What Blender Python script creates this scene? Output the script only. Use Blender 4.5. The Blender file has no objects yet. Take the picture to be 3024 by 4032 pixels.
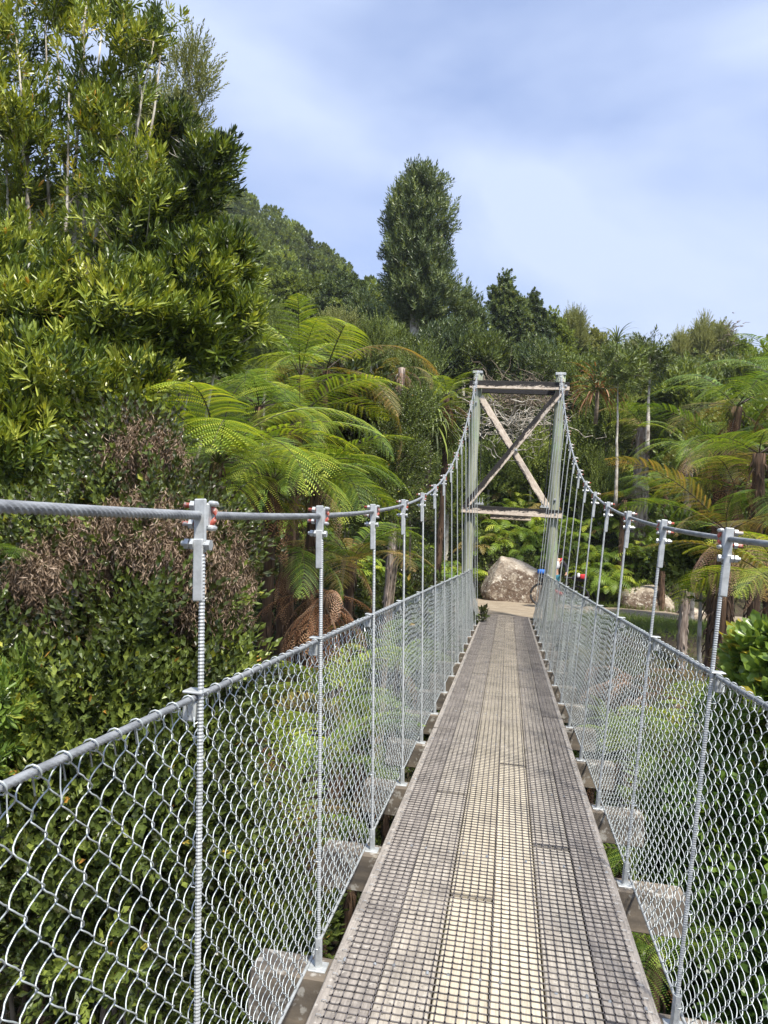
import bpy, bmesh, math, random
import numpy as np
from mathutils import Vector, Matrix, noise
R = math.radians
random.seed(7); rng = np.random.default_rng(7)
S = bpy.context.scene
COL = S.collection

# ------------------------------------------------------------------ camera, sky, sun, exposure
F_PX = 2850.0                       # focal length in pixels of the 3024 x 4032 photograph
YAW, PITCH, ROLL = 0.1730, 0.0456, 0.0628
CAM = np.array([-0.0176, 0.0, 1.6])
_fw = np.array([-math.sin(YAW)*math.cos(PITCH), math.cos(YAW)*math.cos(PITCH), math.sin(PITCH)])
_r0 = np.array([math.cos(YAW), math.sin(YAW), 0.0]); _u0 = np.cross(_r0, _fw)
_rt = _r0*math.cos(ROLL) + _u0*math.sin(ROLL); _up = -_r0*math.sin(ROLL) + _u0*math.cos(ROLL)
cam = bpy.data.cameras.new('camera'); camo = bpy.data.objects.new('camera', cam); COL.objects.link(camo)
M = Matrix([[_rt[i], _up[i], -_fw[i], CAM[i]] for i in range(3)] + [[0, 0, 0, 1]])
camo.matrix_world = M
cam.sensor_fit = 'VERTICAL'; cam.sensor_height = 36.0; cam.lens = 36.0*F_PX/4032
cam.clip_start = 0.05; cam.clip_end = 3000
S.camera = camo
S.render.resolution_x, S.render.resolution_y = 768, 1024
S.view_settings.view_transform = 'Standard'; S.view_settings.look = 'None'
S.view_settings.gamma = 1.0; S.view_settings.use_curve_mapping = False
S.view_settings.exposure = 0.95

SUN_EL, SUN_AZ = 60.0, 142.0        # azimuth clockwise from +Y
sd = Vector((math.sin(R(SUN_AZ))*math.cos(R(SUN_EL)), math.cos(R(SUN_AZ))*math.cos(R(SUN_EL)), math.sin(R(SUN_EL))))
sun = bpy.data.lights.new('sun', 'SUN'); sun.energy = 3.8; sun.angle = R(6.0); sun.color = (1.0, 0.94, 0.84)
suno = bpy.data.objects.new('sun', sun); COL.objects.link(suno)
suno.rotation_euler = sd.to_track_quat('Z', 'Y').to_euler()

W = bpy.data.worlds.new('World'); S.world = W; W.use_nodes = True
nt = W.node_tree; nt.nodes.clear()
def N(t, ty, **kw):
    n = t.nodes.new(ty)
    for k, v in kw.items(): setattr(n, k, v)
    return n
out = N(nt, 'ShaderNodeOutputWorld'); bg = N(nt, 'ShaderNodeBackground')
sky = N(nt, 'ShaderNodeTexSky', sky_type='NISHITA', sun_disc=False, sun_elevation=R(SUN_EL), sun_rotation=R(SUN_AZ))
sky.air_density = 1.0; sky.dust_density = 1.5; sky.ozone_density = 1.5
tc = N(nt, 'ShaderNodeTexCoord'); mp = N(nt, 'ShaderNodeMapping'); mp.inputs['Scale'].default_value = (1.0, 1.0, 2.2)
mp.inputs['Rotation'].default_value = (0.1, 0.3, 0.5)
n1 = N(nt, 'ShaderNodeTexNoise'); n1.inputs['Scale'].default_value = 1.5; n1.inputs['Detail'].default_value = 5; n1.inputs['Roughness'].default_value = 0.45
n1.inputs['Distortion'].default_value = 0.4
cr = N(nt, 'ShaderNodeValToRGB'); cr.color_ramp.elements[0].position = 0.38; cr.color_ramp.elements[1].position = 0.62
cr.color_ramp.elements[0].color = (0.12, 0.12, 0.12, 1); cr.color_ramp.elements[1].color = (1.0, 1.0, 1.0, 1)
mx = N(nt, 'ShaderNodeMixRGB')
mx.inputs[2].default_value = (5.0, 5.9, 8.0, 1)      # thin bright cloud, in the sky texture's own units
nt.links.new(tc.outputs['Generated'], mp.inputs['Vector']); nt.links.new(mp.outputs[0], n1.inputs['Vector'])
nt.links.new(n1.outputs['Fac'], cr.inputs[0]); nt.links.new(cr.outputs[0], mx.inputs[0]); ml_ = N(nt, 'ShaderNodeMixRGB', blend_type='MULTIPLY'); ml_.inputs[0].default_value = 1.0; ml_.inputs[2].default_value = (1.35, 1.45, 1.75, 1); nt.links.new(sky.outputs[0], ml_.inputs[1]); nt.links.new(ml_.outputs[0], mx.inputs[1])
nt.links.new(mx.outputs[0], bg.inputs['Color']); bg.inputs['Strength'].default_value = 0.072
nt.links.new(bg.outputs[0], out.inputs['Surface'])

def at(px, py, Y):
    """point at distance Y along the bridge seen at display pixel (px, py) of the 1659 x 2212 view"""
    k = 3024/1659
    d = _fw + _rt*(px*k - 1512)/F_PX - _up*(py*k - 2016)/F_PX
    return CAM + d*(Y/d[1])
def ppm(Y): return F_PX/(3024/1659)/Y          # display pixels per metre

# ------------------------------------------------------------------ helpers
def tag(o, label=None, cat=None, group=None, kind=None):
    if label: o['label'] = label
    if cat: o['category'] = cat
    if group: o['group'] = group
    if kind: o['kind'] = kind
    return o
def empty(name, loc, label, cat, group=None, rz=0):
    o = bpy.data.objects.new(name, None); COL.objects.link(o); o.location = loc; o.rotation_euler = (0, 0, rz)
    o.empty_display_size = 0.2
    return tag(o, label, cat, group)
class MB:
    def __init__(s): s.V = []; s.F = {3: [], 4: []}; s.T = {3: [], 4: []}; s.M = {3: [], 4: []}; s.n = 0
    def add(s, V, F, tint=None, mi=0):
        V = np.asarray(V, np.float32).reshape(-1, 3)
        if isinstance(F, np.ndarray): F = [F]
        for f in F:
            f = np.asarray(f, np.int64)
            if f.size == 0: continue
            k = f.shape[1]
            s.F[k].append(f + s.n)
            s.T[k].append(np.full(len(f), 0.5, np.float32) if tint is None else np.broadcast_to(np.asarray(tint, np.float32), (len(f),)))
            s.M[k].append(np.full(len(f), mi, np.int32))
        s.V.append(V); s.n += len(V)
        return s
    def mesh(s, name, mats, smooth=False):
        me = bpy.data.meshes.new(name)
        V = np.concatenate(s.V); me.vertices.add(len(V)); me.vertices.foreach_set('co', V.ravel())
        loops, starts, tint, mi = [], [], [], []; c = 0
        for k in (3, 4):
            if s.F[k]:
                f = np.concatenate(s.F[k]); loops.append(f.ravel()); starts.append(c + np.arange(len(f))*k); c += f.size
                tint.append(np.concatenate(s.T[k])); mi.append(np.concatenate(s.M[k]))
        loops = np.concatenate(loops).astype(np.int32); starts = np.concatenate(starts).astype(np.int32)
        me.loops.add(len(loops)); me.loops.foreach_set('vertex_index', loops)
        me.polygons.add(len(starts)); me.polygons.foreach_set('loop_start', starts)
        mi = np.concatenate(mi)
        if not isinstance(mats, (list, tuple)): mats = [mats]
        for m in mats: me.materials.append(m)
        me.polygons.foreach_set('material_index', mi)
        me.polygons.foreach_set('use_smooth', np.full(len(starts), bool(smooth)))
        me.update(calc_edges=True)
        a = me.attributes.new('tint', 'FLOAT', 'FACE'); a.data.foreach_set('value', np.concatenate(tint))
        return me
    def build(s, name, mats, parent=None, smooth=False, loc=None, rot=None):
        me = s.mesh(name, mats, smooth)
        return inst(name, me, parent, loc, rot)
def inst(name, me, parent=None, loc=None, rot=None, scale=None):
    o = bpy.data.objects.new(name, me); COL.objects.link(o)
    if parent is not None: o.parent = parent
    if loc is not None: o.location = loc
    if rot is not None: o.rotation_euler = rot
    if scale is not None: o.scale = (scale,)*3 if np.isscalar(scale) else scale
    return o
def rel(parent): return -np.array(parent.location)

def frames(P):
    P = np.asarray(P, float); T = np.gradient(P, axis=0); T /= np.linalg.norm(T, axis=1)[:, None] + 1e-12
    ref = np.array([0, 0, 1.0]) if abs(T[:, 2]).mean() < 0.8 else np.array([0, 1.0, 0])
    A = np.cross(T, ref); A /= np.linalg.norm(A, axis=1)[:, None] + 1e-9
    B = np.cross(T, A)
    return T, A, B
def tube(P, r, sides=6, cap=True, lobes=0, lobe_d=0.0, twist=0.0):
    P = np.asarray(P, float); n = len(P); r = np.broadcast_to(np.asarray(r, float), (n,))
    T, A, B = frames(P)
    th = np.arange(sides)*2*math.pi/sides
    L = np.concatenate([[0], np.cumsum(np.linalg.norm(np.diff(P, axis=0), axis=1))])
    rr = r[:, None]*np.ones((1, sides))
    if lobes: rr = rr*(1 - lobe_d*np.abs(np.sin((lobes*th[None, :] + twist*L[:, None])/2))**3*1.0)
    V = P[:, None, :] + rr[..., None]*(np.cos(th)[None, :, None]*A[:, None, :] + np.sin(th)[None, :, None]*B[:, None, :])
    i = np.arange(n-1)[:, None]*sides; j = np.arange(sides)[None, :]; k = (j+1) % sides
    Q = np.stack([i+j, i+k, i+sides+k, i+sides+j], -1).reshape(-1, 4)
    V = V.reshape(-1, 3)
    if cap:
        V = np.concatenate([V, P[:1], P[-1:]]); a, b = n*sides, n*sides+1
        c0 = np.stack([np.full(sides, a), k[0], j[0]], -1); e = (n-1)*sides
        c1 = np.stack([np.full(sides, b), e+j[0], e+k[0]], -1)
        return V, [Q, np.concatenate([c0, c1])]
    return V, [Q]
_boxc = {}
def box(c, s, rot=None, bev=0.0):
    """box with bevelled edges; c centre, s full sizes"""
    s = np.asarray(s, float)
    b = min(bev, s.min()*0.45)
    if b > 0:
        bm = bmesh.new(); bmesh.ops.create_cube(bm, size=1.0)
        for v in bm.verts: v.co = Vector((v.co.x*s[0], v.co.y*s[1], v.co.z*s[2]))
        bmesh.ops.bevel(bm, geom=bm.edges[:], offset=b, segments=1, affect='EDGES')
        V, F = bm_arr(bm)
    else:
        V = np.array([[x, y, z] for x in (-.5, .5) for y in (-.5, .5) for z in (-.5, .5)])*s
        F = [np.array([[0, 1, 3, 2], [4, 6, 7, 5], [0, 4, 5, 1], [2, 3, 7, 6], [0, 2, 6, 4], [1, 5, 7, 3]])]
    if rot is not None: V = V @ np.array(rot.to_3x3() if hasattr(rot, 'to_3x3') else rot).T
    return V + np.asarray(c, float), F
def bm_arr(bm):
    bm.verts.index_update(); V = np.array([v.co[:] for v in bm.verts]); q, t = [], []
    for f in bm.faces:
        ix = [v.index for v in f.verts]
        if len(ix) == 4: q.append(ix)
        elif len(ix) == 3: t.append(ix)
        else:
            for a in range(1, len(ix)-1): t.append([ix[0], ix[a], ix[a+1]])
    bm.free(); F = []
    if q: F.append(np.array(q))
    if t: F.append(np.array(t))
    return V, F
def euler(rx, ry, rz): return (Matrix.Rotation(rz, 3, 'Z') @ Matrix.Rotation(ry, 3, 'Y') @ Matrix.Rotation(rx, 3, 'X'))
def bar(a, b, w, h, bev=0.004, up=(0, 0, 1)):
    """rectangular bar from a to b: w sideways, h along up"""
    a = Vector(a); b = Vector(b); t = (b-a); L = t.length; t.normalize(); u = Vector(up)
    s_ = t.cross(u).normalized(); u = s_.cross(t).normalized()
    m = Matrix((s_, t, u)).transposed()
    return box((a+b)/2, (w, L, h), m, bev)
def hexnut(c, axis, r, h):
    c = np.array(c, float); ax = np.array(axis, float); ax /= np.linalg.norm(ax)
    return tube([c-ax*h/2, c+ax*h/2], r, 6)

# ------------------------------------------------------------------ materials
def mat(name, col=(0.5, 0.5, 0.5), rough=0.6, metal=0.0, build=None):
    m = bpy.data.materials.new(name); m.use_nodes = True; t = m.node_tree; b = t.nodes['Principled BSDF']
    b.inputs['Base Color'].default_value = (*col, 1); b.inputs['Roughness'].default_value = rough; b.inputs['Metallic'].default_value = metal
    if build: build(t, b)
    return m
def ramp(t, stops, fac=None, interp='LINEAR'):
    r = N(t, 'ShaderNodeValToRGB'); e = r.color_ramp.elements; r.color_ramp.interpolation = interp
    e[0].position, e[0].color = stops[0][0], (*stops[0][1], 1); e[1].position, e[1].color = stops[-1][0], (*stops[-1][1], 1)
    for p, c in stops[1:-1]:
        x = e.new(p); x.color = (*c, 1)
    if fac is not None: t.links.new(fac, r.inputs[0])
    return r
def noi(t, scale, detail=4, stretch=(1, 1, 1), rough=0.55, coord='Object', off=(0, 0, 0)):
    c = N(t, 'ShaderNodeTexCoord'); m_ = N(t, 'ShaderNodeMapping'); n = N(t, 'ShaderNodeTexNoise')
    m_.inputs['Scale'].default_value = stretch; m_.inputs['Location'].default_value = off
    n.inputs['Scale'].default_value = scale; n.inputs['Detail'].default_value = detail; n.inputs['Roughness'].default_value = rough
    t.links.new(c.outputs[coord], m_.inputs[0]); t.links.new(m_.outputs[0], n.inputs[0])
    return n.outputs['Fac']
def bump(t, b, h, strength=0.4, dist=0.01):
    n = N(t, 'ShaderNodeBump'); n.inputs['Strength'].default_value = strength; n.inputs['Distance'].default_value = dist
    t.links.new(h, n.inputs['Height']); t.links.new(n.outputs[0], b.inputs['Normal'])
def mixc(t, fac, a, b, mode='MIX'):
    m_ = N(t, 'ShaderNodeMixRGB', blend_type=mode)
    for i, v in ((0, fac), (1, a), (2, b)):
        if isinstance(v, (tuple, list)): m_.inputs[i].default_value = (*v, 1) if len(v) == 3 else v
        elif isinstance(v, (int, float)): m_.inputs[i].default_value = v
        else: t.links.new(v, m_.inputs[i])
    return m_.outputs[0]

def leaf_mat(name, stops, rough=0.42, trans=0.3, rand=0.25, spec=0.5):
    def bd(t, b):
        a = N(t, 'ShaderNodeAttribute', attribute_name='tint'); oi = N(t, 'ShaderNodeObjectInfo')
        m1 = N(t, 'ShaderNodeMath', operation='MULTIPLY_ADD'); m1.inputs[1].default_value = rand; m1.inputs[2].default_value = -rand/2
        t.links.new(oi.outputs['Random'], m1.inputs[0])
        m2 = N(t, 'ShaderNodeMath', operation='ADD'); t.links.new(a.outputs['Fac'], m2.inputs[0]); t.links.new(m1.outputs[0], m2.inputs[1])
        r = ramp(t, stops, m2.outputs[0])
        t.links.new(r.outputs[0], b.inputs['Base Color']); b.inputs['Specular IOR Level'].default_value = spec
        tr = N(t, 'ShaderNodeBsdfTranslucent'); g = mixc(t, 1.0, r.outputs[0], (1.5, 1.35, 0.6), 'MULTIPLY'); t.links.new(g, tr.inputs['Color'])
        ms = N(t, 'ShaderNodeMixShader'); ms.inputs[0].default_value = trans
        o = t.nodes['Material Output']; t.links.new(b.outputs[0], ms.inputs[1]); t.links.new(tr.outputs[0], ms.inputs[2]); t.links.new(ms.outputs[0], o.inputs['Surface'])
    return mat(name, rough=rough, build=bd)
M_ = {}
M_['rewa'] = leaf_mat('glossy_olive_leaf', [(0.0, (0.018, 0.032, 0.008)), (0.3, (0.10, 0.15, 0.020)), (0.6, (0.26, 0.32, 0.038)), (0.9, (0.46, 0.48, 0.08)), (0.955, (0.46, 0.44, 0.08)), (0.98, (0.60, 0.32, 0.05))], 0.34, 0.2)
M_['darkleaf'] = leaf_mat('dark_blue_green_leaf', [(0.0, (0.020, 0.034, 0.015)), (0.5, (0.10, 0.145, 0.055)), (0.9, (0.25, 0.31, 0.11)), (1.0, (0.32, 0.32, 0.13))], 0.42, 0.25)
M_['shrub'] = leaf_mat('small_shrub_leaf', [(0.0, (0.045, 0.034, 0.016)), (0.22, (0.045, 0.062, 0.016)), (0.6, (0.13, 0.175, 0.036)), (0.86, (0.32, 0.38, 0.075)), (0.93, (0.42, 0.42, 0.06)), (0.99, (0.50, 0.27, 0.06))], 0.33, 0.25)
M_['midleaf'] = leaf_mat('mid_green_leaf', [(0.0, (0.028, 0.042, 0.012)), (0.5, (0.15, 0.20, 0.042)), (0.9, (0.33, 0.40, 0.085)), (1.0, (0.40, 0.42, 0.11))], 0.45, 0.25)
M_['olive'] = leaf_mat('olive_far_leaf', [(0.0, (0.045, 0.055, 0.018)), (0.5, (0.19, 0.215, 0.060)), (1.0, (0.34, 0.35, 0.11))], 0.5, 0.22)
M_['broad'] = leaf_mat('broad_glossy_leaf', [(0.0, (0.03, 0.06, 0.014)), (0.5, (0.09, 0.16, 0.03)), (0.9, (0.22, 0.32, 0.06)), (1.0, (0.45, 0.38, 0.05))], 0.32, 0.3)
M_['fernlime'] = leaf_mat('lime_fern', [(0.0, (0.07, 0.13, 0.018)), (0.5, (0.23, 0.34, 0.035)), (1.0, (0.58, 0.62, 0.08))], 0.5, 0.36)
M_['fern'] = leaf_mat('green_fern', [(0.0, (0.028, 0.065, 0.014)), (0.5, (0.12, 0.215, 0.030)), (1.0, (0.32, 0.42, 0.05))], 0.5, 0.35)
M_['fernolive'] = leaf_mat('ageing_yellow_fern', [(0.0, (0.06, 0.07, 0.016)), (0.5, (0.20, 0.185, 0.04)), (1.0, (0.48, 0.30, 0.11))], 0.55, 0.35)
M_['ferndead'] = leaf_mat('dead_brown_fern', [(0.0, (0.10, 0.04, 0.018)), (0.5, (0.28, 0.13, 0.06)), (1.0, (0.52, 0.34, 0.20))], 0.7, 0.25)
M_['fernpink'] = leaf_mat('bleached_dead_fern', [(0.0, (0.22, 0.12, 0.07)), (0.5, (0.42, 0.25, 0.16)), (1.0, (0.60, 0.44, 0.31))], 0.75, 0.2)
M_['catkin'] = leaf_mat('dry_seed_head', [(0.0, (0.05, 0.032, 0.018)), (0.5, (0.17, 0.115, 0.07)), (1.0, (0.38, 0.29, 0.21))], 0.85, 0.15)
M_['grass'] = leaf_mat('grass_blade', [(0.0, (0.05, 0.09, 0.015)), (0.6, (0.14, 0.21, 0.035)), (1.0, (0.30, 0.30, 0.08))], 0.5, 0.3)
M_['bark'] = mat('pale_mottled_bark', rough=0.85, build=lambda t, b: (t.links.new(ramp(t, [(0.3, (0.10, 0.08, 0.06)), (0.45, (0.34, 0.30, 0.24)), (0.6, (0.58, 0.54, 0.46))], noi(t, 7, 5, (1, 1, 0.6))).outputs[0], b.inputs['Base Color']), bump(t, b, noi(t, 25, 4), 0.5, 0.01)))
M_['twig'] = mat('grey_brown_twig', rough=0.85, build=lambda t, b: t.links.new(ramp(t, [(0.3, (0.10, 0.07, 0.045)), (0.7, (0.34, 0.28, 0.20))], noi(t, 9, 4)).outputs[0], b.inputs['Base Color']))
M_['fibre'] = mat('fibrous_fern_trunk', rough=0.95, build=lambda t, b: (t.links.new(ramp(t, [(0.3, (0.022, 0.013, 0.008)), (0.55, (0.10, 0.058, 0.032)), (0.75, (0.24, 0.16, 0.10))], noi(t, 14, 6, (1, 1, 0.12))).outputs[0], b.inputs['Base Color']), bump(t, b, noi(t, 30, 6, (1, 1, 0.1)), 1.0, 0.03)))
M_['palefibre'] = mat('bleached_fern_trunk', rough=0.95, build=lambda t, b: (t.links.new(ramp(t, [(0.32, (0.06, 0.045, 0.035)), (0.5, (0.27, 0.21, 0.17)), (0.7, (0.48, 0.42, 0.36))], noi(t, 14, 6, (1, 1, 0.12))).outputs[0], b.inputs['Base Color']), bump(t, b, noi(t, 30, 6, (1, 1, 0.1)), 1.0, 0.03)))
M_['rachis'] = mat('dark_frond_stem', (0.05, 0.035, 0.018), 0.6)
M_['galv'] = mat('galvanised_steel', rough=0.5, metal=0.35, build=lambda t, b: (t.links.new(ramp(t, [(0.3, (0.32, 0.335, 0.33)), (0.5, (0.46, 0.48, 0.475)), (0.7, (0.56, 0.58, 0.575))], noi(t, 22, 6, rough=.7)).outputs[0], b.inputs['Base Color']), bump(t, b, noi(t, 90, 3), 0.15, 0.002)))
M_['wire'] = mat('galvanised_wire', rough=0.45, metal=0.4, build=lambda t, b: t.links.new(ramp(t, [(0.3, (0.36, 0.38, 0.38)), (0.5, (0.46, 0.50, 0.50)), (0.7, (0.56, 0.61, 0.61))], noi(t, 3, 6, rough=.7)).outputs[0], b.inputs['Base Color']))
M_['rope'] = mat('steel_wire_rope', rough=0.55, metal=0.35, build=lambda t, b: (t.links.new(ramp(t, [(0.3, (0.20, 0.21, 0.22)), (0.7, (0.40, 0.42, 0.43))], noi(t, 60, 4, (1, 0.3, 1))).outputs[0], b.inputs['Base Color']), bump(t, b, noi(t, 300, 2, (1, 0.25, 1)), 0.4, 0.002)))
M_['redpaint'] = mat('worn_red_paint', rough=0.55, build=lambda t, b: t.links.new(ramp(t, [(0.4, (0.38, 0.06, 0.035)), (0.52, (0.45, 0.13, 0.09)), (0.6, (0.45, 0.42, 0.39))], noi(t, 45, 5)).outputs[0], b.inputs['Base Color']))
M_['black'] = mat('black_coated_steel', (0.018, 0.017, 0.02), 0.55)
M_['gripmesh'] = mat('black_grip_mesh', rough=0.7, build=lambda t, b: t.links.new(ramp(t, [(0.35, (0.075, 0.067, 0.064)), (0.7, (0.19, 0.17, 0.16))], noi(t, 4, 4)).outputs[0], b.inputs['Base Color']))

def plank_mat(name, edge):
    def bd(t, b):
        a = N(t, 'ShaderNodeAttribute', attribute_name='tint'); oi = N(t, 'ShaderNodeObjectInfo')
        ad = N(t, 'ShaderNodeMath', operation='ADD'); t.links.new(oi.outputs['Random'], ad.inputs[0]); ad.inputs[1].default_value = 0
        grain = noi(t, 9, 6, (6, 0.35, 6), 0.6); fine = noi(t, 60, 5, (3, 0.12, 3), 0.6); blot = noi(t, 5.0, 6, (1, 0.7, 1), 0.7)
        lich = noi(t, 32, 6, (1, 1, 1), 0.7, off=(3, 1, 0))
        if edge == 0: c0, c1 = (0.46, 0.41, 0.31), (0.66, 0.60, 0.47)
        elif edge == 1: c0, c1 = (0.31, 0.28, 0.235), (0.52, 0.48, 0.41)
        else: c0, c1 = (0.17, 0.155, 0.14), (0.40, 0.365, 0.325)
        base = ramp(t, [(0.3, c0), (0.7, c1)], grain).outputs[0]
        base = mixc(t, 1.0, base, ramp(t, [(0.3, (0.78, 0.76, 0.74)), (0.65, (1.08, 1.06, 1.02))], fine).outputs[0], 'MULTIPLY')
        st = ramp(t, [(0.5, (0, 0, 0)), (0.66, (1, 1, 1))], blot).outputs[0]
        base = mixc(t, st, base, mixc(t, 0.62 if edge else 0.28, base, (0.13, 0.115, 0.10)))
        if edge:
            base = mixc(t, ramp(t, [(0.56, (0, 0, 0)), (0.64, (0.6, 0.6, 0.6))], lich).outputs[0], base, (0.52, 0.49, 0.43))
            base = mixc(t, ramp(t, [(0.60, (0, 0, 0)), (0.68, (0.8, 0.8, 0.8))], noi(t, 40, 5, off=(9, 4, 1))).outputs[0], base, (0.07, 0.062, 0.05))
        hs = N(t, 'ShaderNodeHueSaturation'); t.links.new(base, hs.inputs['Color'])
        mv = N(t, 'ShaderNodeMapRange'); t.links.new(ad.outputs[0], mv.inputs[0]); mv.inputs[3].default_value = 0.86; mv.inputs[4].default_value = 1.1
        t.links.new(mv.outputs[0], hs.inputs['Value'])
        t.links.new(hs.outputs[0], b.inputs['Base Color']); bump(t, b, fine, 0.35, 0.004)
    return mat(name, rough=0.85, build=bd)
M_['plank0'] = plank_mat('pale_worn_plank', 0); M_['plank1'] = plank_mat('weathered_plank', 1); M_['plank2'] = plank_mat('grey_lichen_plank', 2)
def transom_b(t, b):
    base = ramp(t, [(0.3, (0.07, 0.06, 0.05)), (0.6, (0.17, 0.14, 0.105)), (0.75, (0.30, 0.24, 0.17))], noi(t, 6, 6, (0.5, 2, 2))).outputs[0]  # dark brown base tone, pale lichen blotches laid over it
    base = mixc(t, ramp(t, [(0.55, (0, 0, 0)), (0.62, (1, 1, 1))], noi(t, 18, 6)).outputs[0], base, (0.34, 0.32, 0.28))
    t.links.new(base, b.inputs['Base Color']); bump(t, b, noi(t, 30, 5), 0.4, 0.005)
M_['transom'] = mat('dark_lichened_timber', rough=0.9, build=transom_b)
def paint_b(bias):
    def f(t, b):
        # blackened timber still carrying scraps of pale paint, keyed on one world-space side of the board
        g = N(t, 'ShaderNodeNewGeometry'); a = N(t, 'ShaderNodeAttribute', attribute_name='Col')
        n = noi(t, 9, 12, (0.30, 1, 1), 0.86); ad = N(t, 'ShaderNodeMath', operation='ADD'); t.links.new(n, ad.inputs[0])
        c = N(t, 'ShaderNodeTexCoord'); sp = N(t, 'ShaderNodeSeparateXYZ'); t.links.new(c.outputs['Object'], sp.inputs[0])
        ml = N(t, 'ShaderNodeMath', operation='MULTIPLY_ADD'); t.links.new(sp.outputs['Z'], ml.inputs[0]); ml.inputs[1].default_value = -2.2; ml.inputs[2].default_value = bias
        t.links.new(ml.outputs[0], ad.inputs[1])
        msk = ramp(t, [(0.49, (0, 0, 0)), (0.53, (1, 1, 1))], ad.outputs[0]).outputs[0]
        dark = ramp(t, [(0.3, (0.006, 0.006, 0.006)), (0.7, (0.035, 0.03, 0.027))], noi(t, 20, 5, (0.3, 1, 1))).outputs[0]
        pale = ramp(t, [(0.3, (0.50, 0.40, 0.31)), (0.7, (0.80, 0.70, 0.57))], noi(t, 25, 5, (0.4, 1, 1))).outputs[0]
        t.links.new(mixc(t, msk, dark, pale), b.inputs['Base Color']); bump(t, b, ad.outputs[0], 0.3, 0.01)
    return f
M_['paintlo'] = mat('black_timber_flaking_paint', rough=0.85, build=paint_b(-0.07)); M_['paintmid'] = mat('timber_half_flaked_paint', rough=0.85, build=paint_b(0.0)); M_['painthi'] = mat('pink_undercoat_timber', rough=0.85, build=paint_b(0.12))
def post_b(t, b):
    base = ramp(t, [(0.3, (0.17, 0.18, 0.13)), (0.55, (0.30, 0.32, 0.23)), (0.75, (0.42, 0.42, 0.33))], noi(t, 6, 6, (1.5, 1.5, 0.15))).outputs[0]
    base = mixc(t, ramp(t, [(0.52, (0, 0, 0)), (0.66, (0.7, 0.7, 0.7))], noi(t, 2.5, 5, (1, 1, 0.6))).outputs[0], base, (0.26, 0.37, 0.21))
    base = mixc(t, ramp(t, [(0.66, (0, 0, 0)), (0.7, (1, 1, 1))], noi(t, 16, 3, (1, 1, 0.8))).outputs[0], base, (0.09, 0.085, 0.06))
    t.links.new(base, b.inputs['Base Color']); bump(t, b, noi(t, 20, 6, (2, 2, 0.1)), 0.6, 0.01)
M_['post'] = mat('algae_green_grey_pole', rough=0.9, build=post_b)
def soil_b(t, b):
    base = ramp(t, [(0.3, (0.020, 0.016, 0.010)), (0.5, (0.055, 0.042, 0.026)), (0.7, (0.06, 0.075, 0.025))], noi(t, 1.2, 8, rough=0.7)).outputs[0]
    t.links.new(base, b.inputs['Base Color']); bump(t, b, noi(t, 6, 8), 0.8, 0.1)
M_['soil'] = mat('leaf_litter_soil', rough=1.0, build=soil_b)
def path_b(t, b):
    base = ramp(t, [(0.3, (0.16, 0.125, 0.085)), (0.5, (0.28, 0.225, 0.155)), (0.72, (0.42, 0.36, 0.27))], noi(t, 3, 9, (0.6, 1.6, 1), rough=0.72)).outputs[0]
    base = mixc(t, ramp(t, [(0.66, (0, 0, 0)), (0.70, (1, 1, 1))], noi(t, 40, 3)).outputs[0], base, (0.55, 0.52, 0.46))
    t.links.new(base, b.inputs['Base Color']); bump(t, b, noi(t, 30, 6), 0.6, 0.02)
M_['path'] = mat('dusty_gravel', rough=1.0, build=path_b)
def rock_b(t, b):
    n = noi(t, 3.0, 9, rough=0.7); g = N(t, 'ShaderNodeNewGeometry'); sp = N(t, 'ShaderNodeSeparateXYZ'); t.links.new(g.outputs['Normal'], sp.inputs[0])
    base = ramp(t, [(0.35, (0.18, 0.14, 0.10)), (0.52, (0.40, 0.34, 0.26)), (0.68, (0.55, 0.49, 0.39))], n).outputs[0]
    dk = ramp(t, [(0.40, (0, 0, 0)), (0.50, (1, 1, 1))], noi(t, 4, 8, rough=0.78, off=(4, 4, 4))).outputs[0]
    side = ramp(t, [(0.35, (1, 1, 1)), (0.75, (0.08, 0.08, 0.08))], sp.outputs['Z']).outputs[0]  # brown moss kept to steep faces; their shade is put into the colour too
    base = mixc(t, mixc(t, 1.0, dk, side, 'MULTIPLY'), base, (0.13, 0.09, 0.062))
    base = mixc(t, ramp(t, [(0.58, (0, 0, 0)), (0.64, (0.8, 0.8, 0.8))], noi(t, 12, 6, off=(1, 7, 2))).outputs[0], base, (0.60, 0.56, 0.47))
    t.links.new(base, b.inputs['Base Color']); bump(t, b, noi(t, 9, 8), 0.9, 0.06)
M_['rock'] = mat('mossy_side_shaded_rock', rough=0.95, build=rock_b)

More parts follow.
